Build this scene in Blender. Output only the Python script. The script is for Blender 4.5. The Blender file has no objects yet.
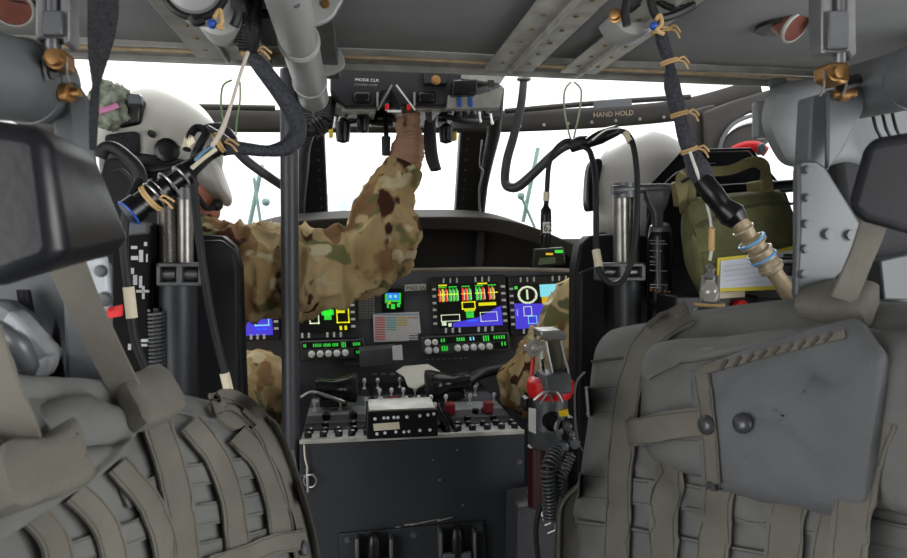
import bpy, bmesh, math, random
from mathutils import Vector, Matrix, noise
from mathutils.bvhtree import BVHTree
random.seed(4)
SC = bpy.context.scene
COL = SC.collection
# ---------------------------------------------------------------- camera
F = 650.0; YAW = math.radians(8.8); PIT = math.radians(3.43)
CAM = Vector((0, 0, 1.0))
cd = bpy.data.cameras.new('camera'); cam = bpy.data.objects.new('camera', cd); COL.objects.link(cam)
cam.location = CAM; cam.rotation_euler = (math.pi/2-PIT, 0, -YAW)
cd.sensor_width = 36; cd.lens = F/907*36; cd.clip_start = .02
cd.dof.use_dof = True; cd.dof.focus_distance = 1.5; cd.dof.aperture_fstop = 9
SC.camera = cam
# ---------------------------------------------------------------- world (bright overcast)
w = bpy.data.worlds.new('overcast'); SC.world = w; w.use_nodes = True
nt = w.node_tree; bg = nt.nodes['Background']
tc = nt.nodes.new('ShaderNodeTexCoord'); nz = nt.nodes.new('ShaderNodeTexNoise'); cr = nt.nodes.new('ShaderNodeValToRGB')
nz.inputs['Scale'].default_value = 3.0; nz.inputs['Detail'].default_value = 5
mp = nt.nodes.new('ShaderNodeMapping'); mp.inputs['Scale'].default_value = (1, 1, 4)
nt.links.new(tc.outputs['Generated'], mp.inputs[0]); nt.links.new(mp.outputs[0], nz.inputs['Vector'])
nt.links.new(nz.outputs['Fac'], cr.inputs[0]); nt.links.new(cr.outputs[0], bg.inputs['Color'])
cr.color_ramp.elements[0].position = .3; cr.color_ramp.elements[0].color = (.84, .85, .86, 1)
cr.color_ramp.elements[1].position = .7; cr.color_ramp.elements[1].color = (1, 1, 1, 1)
bg.inputs['Strength'].default_value = 1.25
sd = bpy.data.lights.new('sun', 'SUN'); sun = bpy.data.objects.new('sun', sd); COL.objects.link(sun)
sd.energy = 2.2; sd.angle = math.radians(25); sun.rotation_euler = (math.radians(-52), math.radians(8), 0)
def door_light(x, ry, e):
    ld = bpy.data.lights.new('cabin_door_daylight', 'AREA'); lo = bpy.data.objects.new('cabin_door_daylight', ld); COL.objects.link(lo)
    ld.shape = 'RECTANGLE'; ld.size = 1.2; ld.size_y = 1.5; ld.energy = e; lo.location = (x, -.5, .95); lo.rotation_euler = (0, ry, 0)
door_light(-1.12, math.radians(-90), 15); door_light(1.37, math.radians(90), 24)
vs = SC.view_settings; vs.view_transform = 'Standard'; vs.look = 'None'; vs.exposure = 0.75; vs.gamma = 1
vs.use_curve_mapping = False
# ---------------------------------------------------------------- helpers
RM = cam.rotation_euler.to_matrix()
def ray(px, py): return RM @ Vector(((px-453.5)/F, (279-py)/F, -1))
def P(px, py, Y):
    d = ray(px, py); return CAM + d*(Y/d.y)
def PZ(px, py, z):
    d = ray(px, py); return CAM + d*((z-1.0)/d.z)
def PXP(px, py, x):
    d = ray(px, py); return CAM + d*(x/d.x)
def s(px, Y): return px/F*Y            # size of px pixels at distance Y
def lin(h):
    h = h.lstrip('#'); o = []
    for i in (0, 2, 4):
        c = int(h[i:i+2], 16)/255; o.append(c/12.92 if c < .04045 else ((c+.055)/1.055)**2.4)
    return (*o, 1)
MATS = {}
def mat(name, col, rough=.6, metal=0, var=.25, scale=9, bump=0, bscale=60, emit=0, spec=.5, trans=0):
    if name in MATS: return MATS[name]
    m = bpy.data.materials.new(name); MATS[name] = m; m.use_nodes = True
    n = m.node_tree.nodes; l = m.node_tree.links; b = n['Principled BSDF']
    c = lin(col)
    t = n.new('ShaderNodeTexCoord'); z = n.new('ShaderNodeTexNoise'); z.inputs['Scale'].default_value = scale; z.inputs['Detail'].default_value = 6
    l.new(t.outputs['Object'], z.inputs['Vector'])
    r = n.new('ShaderNodeValToRGB'); r.color_ramp.elements[0].position = .3; r.color_ramp.elements[1].position = .7
    r.color_ramp.elements[0].color = tuple(x*(1-var) for x in c[:3])+(1,); r.color_ramp.elements[1].color = tuple(min(1, x*(1+var)) for x in c[:3])+(1,)
    l.new(z.outputs['Fac'], r.inputs[0]); l.new(r.outputs[0], b.inputs['Base Color'])
    b.inputs['Roughness'].default_value = rough; b.inputs['Metallic'].default_value = metal
    b.inputs['Specular IOR Level'].default_value = spec
    if trans: b.inputs['Transmission Weight'].default_value = trans
    if bump:
        z2 = n.new('ShaderNodeTexNoise'); z2.inputs['Scale'].default_value = bscale; z2.inputs['Detail'].default_value = 4
        l.new(t.outputs['Object'], z2.inputs['Vector'])
        bp = n.new('ShaderNodeBump'); bp.inputs['Strength'].default_value = bump; bp.inputs['Distance'].default_value = .004
        l.new(z2.outputs['Fac'], bp.inputs['Height']); l.new(bp.outputs[0], b.inputs['Normal'])
    if emit:
        b.inputs['Emission Color'].default_value = c; b.inputs['Emission Strength'].default_value = emit
    return m
def fabric(name, col, sc=700, bump=.35, var=.18, rough=.95):
    """woven cloth: fine crossed waves for the weave"""
    m = mat(name, col, rough, 0, var, 14, 0, spec=.15)
    n = m.node_tree.nodes; l = m.node_tree.links; b = n['Principled BSDF']
    t = n.new('ShaderNodeTexCoord')
    nl = n.new('ShaderNodeTexNoise'); nl.inputs['Scale'].default_value = 55; nl.inputs['Detail'].default_value = 8; l.new(t.outputs['Object'], nl.inputs['Vector'])
    ws = []
    for ax in ('X', 'Z'):
        wv = n.new('ShaderNodeTexWave'); wv.bands_direction = ax; wv.inputs['Scale'].default_value = sc/6; wv.inputs['Distortion'].default_value = .6
        l.new(t.outputs['Object'], wv.inputs['Vector']); ws.append(wv)
    ad = n.new('ShaderNodeMath'); ad.operation = 'ADD'; l.new(ws[0].outputs['Fac'], ad.inputs[0]); l.new(ws[1].outputs['Fac'], ad.inputs[1])
    b0 = n.new('ShaderNodeBump'); b0.inputs['Strength'].default_value = .5; b0.inputs['Distance'].default_value = .004; l.new(nl.outputs['Fac'], b0.inputs['Height'])
    bp = n.new('ShaderNodeBump'); bp.inputs['Strength'].default_value = bump*.5; bp.inputs['Distance'].default_value = .001; l.new(b0.outputs[0], bp.inputs['Normal'])
    l.new(ad.outputs[0], bp.inputs['Height']); l.new(bp.outputs[0], b.inputs['Normal'])
    return m
def camo(name, bright=1.0):
    m = bpy.data.materials.new(name); m.use_nodes = True; n = m.node_tree.nodes; l = m.node_tree.links; b = n['Principled BSDF']
    t = n.new('ShaderNodeTexCoord'); b.inputs['Roughness'].default_value = .95; b.inputs['Specular IOR Level'].default_value = .1
    prev = None
    def k(h): c = lin(h); return tuple(min(1, x*bright) for x in c[:3])+(1,)
    base = n.new('ShaderNodeTexNoise'); base.inputs['Scale'].default_value = 7; l.new(t.outputs['Object'], base.inputs['Vector'])
    rr = n.new('ShaderNodeValToRGB'); rr.color_ramp.elements[0].position = .4; rr.color_ramp.elements[1].position = .6
    rr.color_ramp.elements[0].color = k('a88f64'); rr.color_ramp.elements[1].color = k('c6b085'); l.new(base.outputs['Fac'], rr.inputs[0]); prev = rr.outputs[0]
    for (c, sc, th, off, st) in (('74724c', 10, .56, 3, 1.2), ('8a6b4c', 10, .575, 11, .8), ('cdbf9c', 12, .61, 19, 1.4), ('66684a', 13, .63, 27, 1), ('4a3024', 15, .61, 37, .7)):
        mp = n.new('ShaderNodeMapping'); mp.inputs['Location'].default_value = (off, off*.7, off*1.3); mp.inputs['Scale'].default_value = (1, 1, st)
        z = n.new('ShaderNodeTexNoise'); z.inputs['Scale'].default_value = sc; z.inputs['Detail'].default_value = 2.5; z.inputs['Roughness'].default_value = .45
        l.new(t.outputs['Object'], mp.inputs[0]); l.new(mp.outputs[0], z.inputs['Vector'])
        g = n.new('ShaderNodeMapRange'); g.inputs[1].default_value = th; g.inputs[2].default_value = th+.035; l.new(z.outputs['Fac'], g.inputs[0])
        mx = n.new('ShaderNodeMix'); mx.data_type = 'RGBA'; l.new(g.outputs[0], mx.inputs[0]); l.new(prev, mx.inputs[6]); mx.inputs[7].default_value = k(c); prev = mx.outputs[2]
    l.new(prev, b.inputs['Base Color'])
    z = n.new('ShaderNodeTexNoise'); z.inputs['Scale'].default_value = 30; l.new(t.outputs['Object'], z.inputs['Vector'])
    bp = n.new('ShaderNodeBump'); bp.inputs['Strength'].default_value = .3; bp.inputs['Distance'].default_value = .006; l.new(z.outputs['Fac'], bp.inputs['Height']); l.new(bp.outputs[0], b.inputs['Normal'])
    return m
def glassmat(name, tint=(1, 1, 1, 1), ior=1.3, refl=1):
    m = bpy.data.materials.new(name); m.use_nodes = True; n = m.node_tree.nodes; l = m.node_tree.links
    n.remove(n['Principled BSDF']); o = n['Material Output']
    fr = n.new('ShaderNodeFresnel'); fr.inputs[0].default_value = ior
    a = n.new('ShaderNodeBsdfTransparent'); a.inputs[0].default_value = tint; g = n.new('ShaderNodeBsdfGlossy'); g.inputs['Roughness'].default_value = .03
    x = n.new('ShaderNodeMixShader'); mu = n.new('ShaderNodeMath'); mu.operation = 'MULTIPLY'; mu.inputs[1].default_value = refl; l.new(fr.outputs[0], mu.inputs[0]); l.new(mu.outputs[0], x.inputs[0]); l.new(a.outputs[0], x.inputs[1]); l.new(g.outputs[0], x.inputs[2]); l.new(x.outputs[0], o.inputs[0])
    return m

class M:
    def __init__(self): self.v = []; self.f = []; self.mi = []; self.cur = 0
    def add(self, vs, fs):
        o = len(self.v); self.v += [Vector(x) for x in vs]
        for f in fs: self.f.append([o+i for i in f]); self.mi.append(self.cur)
        return self
    def box(self, c, sz, R=None):
        h = [x/2 for x in sz]; c = Vector(c)
        vs = [Vector((x*h[0], y*h[1], z*h[2])) for x in (-1, 1) for y in (-1, 1) for z in (-1, 1)]
        if R is not None: vs = [R @ v for v in vs]
        return self.add([c+v for v in vs], [(0, 1, 3, 2), (4, 6, 7, 5), (0, 4, 5, 1), (2, 3, 7, 6), (0, 2, 6, 4), (1, 5, 7, 3)])
    def prism(self, poly, vec):
        vec = Vector(vec); n = len(poly); a = [Vector(p) for p in poly]; b = [p+vec for p in a]
        return self.add(a+b, [tuple(range(n))[::-1], tuple(range(n, 2*n))]+[(i, (i+1) % n, n+(i+1) % n, n+i) for i in range(n)])
    def tube(self, pts, r, n=12, smooth=0, caps=True, flat=None, wob=0):
        pts = [Vector(p) for p in pts]; rs = list(r) if hasattr(r, '__len__') else [r]*len(pts)
        if smooth and len(pts) > 2:
            Q = []; RR = []
            for i in range(len(pts)-1):
                p0 = pts[max(i-1, 0)]; p1 = pts[i]; p2 = pts[i+1]; p3 = pts[min(i+2, len(pts)-1)]
                for k in range(smooth):
                    t = k/smooth; Q.append(.5*((2*p1)+(p2-p0)*t+(2*p0-5*p1+4*p2-p3)*t*t+(3*p1-p0-3*p2+p3)*t**3)); RR.append(rs[i]*(1-t)+rs[i+1]*t)
            Q.append(pts[-1]); RR.append(rs[-1]); pts, rs = Q, RR
        vs = []; fs = []; N = None
        for i, p in enumerate(pts):
            t = (pts[min(i+1, len(pts)-1)]-pts[max(i-1, 0)]).normalized()
            if N is None:
                N = t.orthogonal() if flat is None else (Vector(flat)-t*t.dot(Vector(flat)))
            N = (N-t*N.dot(t)).normalized(); B = t.cross(N)
            fl = 1 if flat is None else .35
            for k in range(n):
                a = 2*math.pi*k/n; q = p+(N*math.cos(a)+B*math.sin(a)*fl)*rs[i]
                if wob: q += (q-p)*wob*noise.noise(q*22+Vector((3, 1, 7)))
                vs.append(q)
        m_ = len(pts)
        for i in range(m_-1):
            for k in range(n): a = i*n+k; b = i*n+(k+1) % n; fs.append((a, b, b+n, a+n))
        if caps: fs += [tuple(range(n))[::-1], tuple(range((m_-1)*n, m_*n))]
        return self.add(vs, fs)
    def lathe(self, c, ax, prof, n=20):
        c = Vector(c); ax = Vector(ax).normalized()
        N = ax.orthogonal().normalized(); B = ax.cross(N); vs = []; fs = []
        for (t, r) in prof:
            for k in range(n): a = 2*math.pi*k/n; vs.append(c+ax*t+(N*math.cos(a)+B*math.sin(a))*max(r, 1e-5))
        for i in range(len(prof)-1):
            for k in range(n): a = i*n+k; b = i*n+(k+1) % n; fs.append((a, b, b+n, a+n))
        fs += [tuple(range(n))[::-1], tuple(range((len(prof)-1)*n, len(prof)*n))]
        return self.add(vs, fs)
    def cyl(self, a, b, r, n=16): a = Vector(a); b = Vector(b); return self.lathe(a, b-a, [(0, r), ((b-a).length, r)], n)
    def ball(self, c, r, nu=20, nv=12, R=None):
        r = (r, r, r) if not hasattr(r, '__len__') else r; c = Vector(c); vs = []; fs = []
        for j in range(1, nv):
            th = math.pi*j/nv
            for i in range(nu):
                ph = 2*math.pi*i/nu; q = Vector((r[0]*math.sin(th)*math.cos(ph), r[1]*math.sin(th)*math.sin(ph), r[2]*math.cos(th))); vs.append(c+(R @ q if R is not None else q))
        t = Vector((0, 0, r[2])); vs += [c+(R @ t if R is not None else t), c-(R @ t if R is not None else t)]
        for j in range(nv-2):
            for i in range(nu): a = j*nu+i; b = j*nu+(i+1) % nu; fs.append((a, a+nu, b+nu, b))
        T = len(vs)-2
        for i in range(nu): fs.append((T, i, (i+1) % nu)); fs.append((T+1, (nv-2)*nu+(i+1) % nu, (nv-2)*nu+i))
        return self.add(vs, fs)
    def shell(self, c, r, az, el, R=None, th=.004, n=18, m=12):
        """patch of an ellipsoid; az/el in degrees, az 0 = +Y"""
        vs = []; fs = []; c = Vector(c)
        for k, d in ((0, 0), (1, -th)):
            for j in range(m+1):
                e = math.radians(el[0]+(el[1]-el[0])*j/m)
                for i in range(n+1):
                    a = math.radians(az[0]+(az[1]-az[0])*i/n)
                    q = Vector(((r[0]+d)*math.cos(e)*math.sin(a), (r[1]+d)*math.cos(e)*math.cos(a), (r[2]+d)*math.sin(e)))
                    vs.append(c+(R @ q if R is not None else q))
        W = n+1; S = W*(m+1)
        for j in range(m):
            for i in range(n):
                a = j*W+i; fs.append((a, a+W, a+W+1, a+1)); fs.append((S+a, S+a+1, S+a+W+1, S+a+W))
        for i in range(n): fs.append((i, i+1, S+i+1, S+i)); b = m*W+i; fs.append((b+1, b, S+b, S+b+1))
        for j in range(m): a = j*W; fs.append((a+W, a, S+a, S+a+W)); b = a+n; fs.append((b, b+W, S+b+W, S+b))
        return self.add(vs, fs)
    def torus(self, c, ax, R, r, n=24, k=8):
        ax = Vector(ax).normalized(); N = ax.orthogonal().normalized(); B = ax.cross(N); c = Vector(c)
        vs = []; fs = []
        for i in range(n):
            a = 2*math.pi*i/n; d = N*math.cos(a)+B*math.sin(a)
            for j in range(k): b = 2*math.pi*j/k; vs.append(c+d*(R+r*math.cos(b))+ax*r*math.sin(b))
        for i in range(n):
            for j in range(k): fs.append((i*k+j, ((i+1) % n)*k+j, ((i+1) % n)*k+(j+1) % k, i*k+(j+1) % k))
        return self.add(vs, fs)
    def helix(self, pts, R, r, turns, n=8, k=6):
        """coil round a path"""
        tmp = M(); pts = [Vector(p) for p in pts]; tot = turns*n; Q = []
        segs = [(pts[i+1]-pts[i]).length for i in range(len(pts)-1)]; L = sum(segs); N = None
        for j in range(tot+1):
            d = L*j/tot; i = 0
            while i < len(segs)-1 and d > segs[i]: d -= segs[i]; i += 1
            p = pts[i].lerp(pts[i+1], min(d/segs[i], 1)); t = (pts[i+1]-pts[i]).normalized()
            if N is None: N = t.orthogonal()
            N = (N-t*N.dot(t)).normalized(); B = t.cross(N); a = 2*math.pi*j/n
            Q.append(p+(N*math.cos(a)+B*math.sin(a))*R)
        return self.tube(Q, r, k)
def spline(pts, k=6):
    m = M(); pts = [Vector(p) for p in pts]; Q = []
    for i in range(len(pts)-1):
        p0 = pts[max(i-1, 0)]; p1 = pts[i]; p2 = pts[i+1]; p3 = pts[min(i+2, len(pts)-1)]
        for j in range(k):
            t = j/k; Q.append(.5*((2*p1)+(p2-p0)*t+(2*p0-5*p1+4*p2-p3)*t*t+(3*p1-p0-3*p2+p3)*t**3))
    Q.append(pts[-1]); return Q
def rootloc(o):
    L = Vector((0, 0, 0))
    while o: L += Vector(o.location); o = o.parent
    return L
def finish(me, ang=38):
    bm = bmesh.new(); bm.from_mesh(me); bmesh.ops.recalc_face_normals(bm, faces=bm.faces)
    for f in bm.faces: f.smooth = True
    a = math.radians(ang)
    for e in bm.edges:
        if len(e.link_faces) == 2 and e.calc_face_angle(0) > a: e.smooth = False
    bm.to_mesh(me); bm.free()
def obj(name, m, ma, parent=None, bevel=0, ang=38, kind=None, seg=2):
    me = bpy.data.meshes.new(name)
    if parent: L = rootloc(parent)
    else:
        xs = [v.x for v in m.v]; ys = [v.y for v in m.v]; zs = [v.z for v in m.v]
        L = Vector(((min(xs)+max(xs))/2, (min(ys)+max(ys))/2, min(zs)))
    me.from_pydata([tuple(v-L) for v in m.v], [], m.f)
    for x in (ma if isinstance(ma, (list, tuple)) else [ma]): me.materials.append(x)
    me.polygons.foreach_set('material_index', m.mi)
    finish(me, ang)
    o = bpy.data.objects.new(name, me); COL.objects.link(o)
    if parent: o.parent = parent
    else: o.location = L
    if bevel:
        b = o.modifiers.new('bevel', 'BEVEL'); b.width = bevel; b.segments = seg; b.limit_method = 'ANGLE'; b.angle_limit = math.radians(40); b.harden_normals = False
    if kind: o['kind'] = kind
    return o
def tag(o, label, cat, group=None, kind=None):
    o['label'] = label; o['category'] = cat
    if group: o['group'] = group
    if kind: o['kind'] = kind
    return o
def thing(name, label, cat, loc, group=None):
    o = bpy.data.objects.new(name, None); o.empty_display_size = .05; COL.objects.link(o); o.location = loc
    return tag(o, label, cat, group)
def struct(name, m, ma, bevel=0, parent=None):
    return obj(name, m, ma, parent, bevel, kind=None if parent else 'structure')
def lab(o, label): o['label'] = label; return o
def dup(o, parent=None):
    c = o.copy(); COL.objects.link(c); c.parent = parent
    for ch in list(o.children): dup(ch, c)
    return c
def bvh(m): return BVHTree.FromPolygons([tuple(v) for v in m.v], m.f)
def text(name, st, o, r, u, h, ma, parent, sx=1, off=.0006):
    """lettering mesh: o = lower-left corner, r = right direction, u = up direction, h = letter height"""
    c = bpy.data.curves.new('t', 'FONT'); c.body = st; c.size = 1; c.resolution_u = 2
    ob = bpy.data.objects.new('t', c); COL.objects.link(ob); dg = bpy.context.evaluated_depsgraph_get(); dg.update()
    me = ob.evaluated_get(dg).to_mesh(); r = Vector(r).normalized(); u = Vector(u).normalized(); n = r.cross(u)
    m = M(); k = h/.7; m.add([Vector(o)+r*v.co.x*k*sx+u*v.co.y*k+n*off for v in me.vertices], [tuple(p.vertices) for p in me.polygons])
    bpy.data.objects.remove(ob); bpy.data.curves.remove(c)
    return obj(name, m, ma, parent)
def plate(poly, Y, t): return M().prism([P(x, y, Y) for x, y in poly], (0, t, 0))
def rodpx(pts, r, n=12, smooth=6, flat=None): return M().tube([P(*p) for p in pts], r, n, smooth, flat=flat)
def smoothpoly(poly, k=5):
    n = len(poly); Q = []
    for i in range(n):
        p0, p1, p2, p3 = [Vector(poly[(i+j-1) % n]+(0,) if len(poly[0]) == 2 else poly[(i+j-1) % n]) for j in range(4)]
        for j in range(k):
            t = j/k; q = .5*((2*p1)+(p2-p0)*t+(2*p0-5*p1+4*p2-p3)*t*t+(3*p1-p0-3*p2+p3)*t**3); Q.append((q.x, q.y))
    return Q
def pillow(poly, Yf, T, back=.06, rings=26, ex=3.0, wr=.006, sc=7, seed=0, k=5, fold=0, cen=None, sm=True):
    """soft solid: outline (pixels on the bag's own back plane), front bulging to the viewer, closed at the back"""
    O = smoothpoly(poly, k) if sm else poly; n = len(O)
    cx = sum(p[0] for p in O)/n; cy = sum(p[1] for p in O)/n
    if cen: cx, cy = cen
    m = M(); vs = []; fs = []
    for j in range(rings):
        q = 1-j/rings; q = q**1.15
        for (x, y) in O:
            u = cx+(x-cx)*q; v = cy+(y-cy)*q
            pr = (1-q**ex)**(1/ex); Y = Yf(u, v)-T*pr; p = P(u, v, Y)
            e = min(1, (1-q)*6)
            nn = noise.noise(Vector((p.x*sc+seed, p.y*sc, p.z*sc)))
            rd = 1-abs(noise.noise(Vector((p.x*sc*1.3+seed+9, 5+p.y, p.z*sc*.8+p.x*sc*.5))))*2
            r2 = 1-abs(noise.noise(Vector((p.x*sc*3.1+p.z*sc*1.6, 5+seed, p.z*sc*1.9-p.x*sc))))*2.6
            p.y -= e*(wr*nn+wr*1.1*max(0, rd)**3+wr*.42*max(0, r2)**2+wr*.12*noise.noise(p*45)); p += Vector((1, 0, 0))*0
            vs.append(p)
    vs.append(P(cx, cy, Yf(cx, cy)-T)); C = len(vs)-1
    for j in range(rings-1):
        for i in range(n): a = j*n+i; b = j*n+(i+1) % n; fs.append((a, b, b+n, a+n))
    for i in range(n): fs.append(((rings-1)*n+i, (rings-1)*n+(i+1) % n, C))
    b0 = len(vs)
    for (x, y) in O: u, v = cx+(x-cx)*.975, cy+(y-cy)*.975; vs.append(P(u, v, Yf(x, y)+back))
    for i in range(n): fs.append((i, b0+i, b0+(i+1) % n, (i+1) % n))
    fs.append(tuple(range(b0, b0+n)))
    return m.add(vs, fs)
def hit(tree, px, py, Yd=.8):
    d = ray(px, py).normalized(); h = tree.ray_cast(CAM, d)
    if h[0] is None: p = P(px, py, Yd); return p, -d
    nn = h[1]
    if nn.dot(d) > 0: nn = -nn
    return h[0], nn
def strap(tree, path, wpx, off=.003, th=.0022, k=7, bulge=0, lift=None, wv=4, Yd=.8):
    """webbing laid over a surface: path of pixels, width in pixels"""
    Q = [(p.x, p.y) for p in spline([Vector((x, y, 0)) for x, y in path], k)] if len(path) > 2 else [(path[0][0]+(path[1][0]-path[0][0])*i/k, path[0][1]+(path[1][1]-path[0][1])*i/k) for i in range(k+1)]
    n = len(Q); m = M(); top = []; bot = []; ws = wpx if hasattr(wpx, '__len__') else (wpx, wpx)
    last = None
    for i, (x, y) in enumerate(Q):
        a = Q[max(i-1, 0)]; b = Q[min(i+1, n-1)]; t = Vector((b[0]-a[0], b[1]-a[1])).normalized(); nx, ny = -t.y, t.x
        f = i/(n-1); W = ws[0]*(1-f)+ws[1]*f; row = []
        c, cn = hit(tree, x, y, Yd)
        for j in range(wv+1):
            g = (j/wv-.5)*W; h, nn = hit(tree, x+nx*g, y+ny*g, c.y)
            if abs(h.y-c.y) > .03: h = P(x+nx*g, y+ny*g, c.y); nn = cn
            o = off+bulge*abs(math.sin(f*math.pi)); row.append((h, (nn*.5+cn).normalized(), o))
        # keep webbing fairly straight across its width
        for j in range(wv+1):
            h, nn, o = row[j]; top.append(h+nn*(o+th)); bot.append(h+nn*(o-.0006))
    W_ = wv+1; vs = top+bot; B = len(top); fs = []
    for i in range(n-1):
        for j in range(wv): a = i*W_+j; fs.append((a, a+1, a+W_+1, a+W_)); fs.append((B+a, B+a+W_, B+a+W_+1, B+a+1))
        a = i*W_; fs.append((a, a+W_, B+a+W_, B+a)); a = i*W_+wv; fs.append((a, B+a, B+a+W_, a+W_))
    for j in range(wv): a = j; fs.append((a, B+a, B+a+1, a+1)); a = (n-1)*W_+j; fs.append((a, a+1, B+a+1, B+a))
    return m.add(vs, fs)
def patch(tree, poly, off, th=.004, rings=10, k=4, puff=0, wr=0, seed=0, Yd=.8):
    """cloth panel lying over a surface"""
    O = smoothpoly(poly, k) if k else poly; n = len(O); cx = sum(p[0] for p in O)/n; cy = sum(p[1] for p in O)/n; vs = []; fs = []
    for (x, y) in O: h, nn = hit(tree, x, y, Yd); vs.append(h+nn*(off-th))
    for j in range(rings):
        q = 1-j/rings
        for (x, y) in O:
            h, nn = hit(tree, cx+(x-cx)*q, cy+(y-cy)*q, Yd); o = off+puff*(1-q**3)**.5
            if wr: o += (wr*noise.noise(h*11+Vector((seed, 0, 0)))-wr*.9*max(0, 1-abs(noise.noise(h*13+Vector((seed, 4, 9))))*3)**2)*min(1, (1-q)*5)
            vs.append(h+nn*o)
    h, nn = hit(tree, cx, cy, Yd); vs.append(h+nn*(off+puff)); C = len(vs)-1
    for j in range(rings):
        for i in range(n): a = j*n+i; b = j*n+(i+1) % n; fs.append((a, b, b+n, a+n))
    for i in range(n): fs.append((rings*n+i, rings*n+(i+1) % n, C))
    fs.append(tuple(range(n))[::-1])
    return M().add(vs, fs)
def ribbon(pts, widths, side, th=.0022, k=6, twist=None):
    """free hanging webbing through world points"""
    pts = [Vector(p) for p in pts]; Q = spline(pts, k); n = len(Q); m = M(); vs = []; fs = []; sd_ = Vector(side)
    for i, p in enumerate(Q):
        f = i/(n-1)*(len(widths)-1); a = int(min(f, len(widths)-2)); W = widths[a]*(1-(f-a))+widths[a+1]*(f-a)
        t = (Q[min(i+1, n-1)]-Q[max(i-1, 0)]).normalized(); S_ = (sd_-t*sd_.dot(t)).normalized()
        if twist: S_ = Matrix.Rotation(twist*i/(n-1), 3, t) @ S_
        N = t.cross(S_).normalized()
        for (u, v) in ((-1, -1), (1, -1), (1, 1), (-1, 1)): vs.append(p+S_*u*W/2+N*v*th/2)
    for i in range(n-1):
        for k_ in range(4): a = i*4+k_; b = i*4+(k_+1) % 4; fs.append((a, b, b+4, a+4))
    fs += [(3, 2, 1, 0), tuple(range(4*n-4, 4*n))]
    return m.add(vs, fs)
def bolt(m, p, n, r, h=None):
    h = h or r*.6; n = Vector(n).normalized(); m.lathe(Vector(p)-n*.001, n, [(0, r*1.3), (h*.25, r*1.3), (h*.3, r), (h, r*.95), (h*1.05, r*.7)], 12)
def remesh(o, voxel=.008, smooth=4, wr=.006, sc=14, seed=0, dirs=(1, 1, 1)):
    """fuse overlapping volumes of a garment or body into one continuous surface and add folds"""
    r = o.modifiers.new('r', 'REMESH'); r.mode = 'VOXEL'; r.voxel_size = voxel; r.use_smooth_shade = True
    s_ = o.modifiers.new('s', 'SMOOTH'); s_.iterations = smooth; s_.factor = .6
    dg = bpy.context.evaluated_depsgraph_get(); dg.update(); me = bpy.data.meshes.new_from_object(o.evaluated_get(dg), depsgraph=dg)
    o.modifiers.clear(); old = o.data; o.data = me; bpy.data.meshes.remove(old)
    nor = [Vector(v.normal) for v in me.vertices]
    if wr:
        for v, n_ in zip(me.vertices, nor):
            q = Vector((v.co.x*dirs[0], v.co.y*dirs[1], v.co.z*dirs[2]))*sc+Vector((seed, 0, 0))
            a = noise.noise(q); b = 1-abs(noise.noise(q*1.6+Vector((7, 3, 1))))*2.4
            v.co += n_*(wr*a+wr*1.2*max(b, 0)**2-wr*.55*max(1-abs(noise.noise(q*.9+Vector((1, 8, 4))))*3.2, 0)**2)
    for p in me.polygons: p.use_smooth = True
    return o

# ---------------------------------------------------------------- materials
ceil_m = mat('quilted_liner_grey', '7d7e80', .75, 0, .12, 5, .25, 35)
lip_m = mat('aluminium_lip', '8a8984', .5, .2, .25, 20, .2, 60)
strip_m = mat('aluminium_strip', 'b0aea6', .45, .35, .25, 24, .15, 70)
rivet_m = mat('bronze_rivet', '8b7651', .4, .8, .3, 40)
frame_m = mat('cockpit_frame_black', '26231f', .55, 0, .25, 14, .1)
black_m = mat('black_paint', '0e0e0f', .5, 0, .3, 20, .1)
blackg_m = mat('black_gloss', '0c0c0e', .3, 0, .2, 20, spec=.35)
gun_m = mat('gunmetal_grey', '57595c', .42, .3, .2, 16, .08)
grey_m = mat('seat_grey_paint', '484c4f', .45, .1, .12, 10, .06)
greyd_m = mat('dark_grey_paint', '3e4044', .5, .1, .2, 14, .08)
alu_m = mat('bare_aluminium', 'a6a6a4', .3, .8, .2, 30)
steel_m = mat('brushed_steel_tube', '7f7d78', .32, .75, .3, 30)
bronze_m = mat('bronze_fitting', '9a7448', .38, .8, .3, 30)
rubber_m = mat('rubber_black', '131418', .62, 0, .25, 20, .1)
braid_m = mat('braided_sleeve', '33353d', .6, 0, .75, 260, .9, 320)
web_m = mat('black_webbing', '222226', .75, 0, .6, 300, .9, 350, spec=.3)
bag_m = fabric('grey_green_cordura', '646562', 1400, .35, .12)
bagw_m = fabric('grey_tan_webbing', '64615a', 1000, .5, .14)
olive_m = fabric('olive_nylon', '55553a', 1300, .4, .22)
camo_m = camo('camouflage_cloth', .85)
glove_m = fabric('tan_brown_knit_glove', 'a5826a', 900, .35, .15)
skin_m = mat('skin', 'a86b58', .55, 0, .12, 20)
helm_m = mat('helmet_grey', 'a5a39b', .42, 0, .06, 8)
helmd_m = mat('helmet_grey_worn', '8f8c88', .38, 0, .08, 8)
red_m = mat('red_plastic', 'd81f24', .3, 0, .1, 12)
dred_m = mat('dark_red_guard', '6b1f25', .4, 0, .2, 20)
white_m = mat('white_print', 'dcdcd6', .6, 0, .05)
cream_m = mat('cream_label', 'd8ceb4', .6, 0, .1)
tie_m = fabric('waxed_lacing_tape', 'c2a273', 900, .5, .2)
yell_m = mat('yellow_plastic', 'd8b81c', .45, 0, .15)
blue_m = mat('blue_plastic', '1f4fae', .4, 0, .15)
paper_m = mat('paper_white', 'dfe0e2', .7, 0, .04)
clear_m = glassmat('clear_plastic', (.93, .95, .95, 1), 1.5)
glass_m = glassmat('window_glass', (.98, .99, .99, 1), 1.2, .15)
copper_m = mat('copper_red_inside', '7a4a40', .45, .5, .25, 20)
def em(name, h, e=1.0): return mat(name, h, .5, 0, .02, 5, emit=e*.7)
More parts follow.
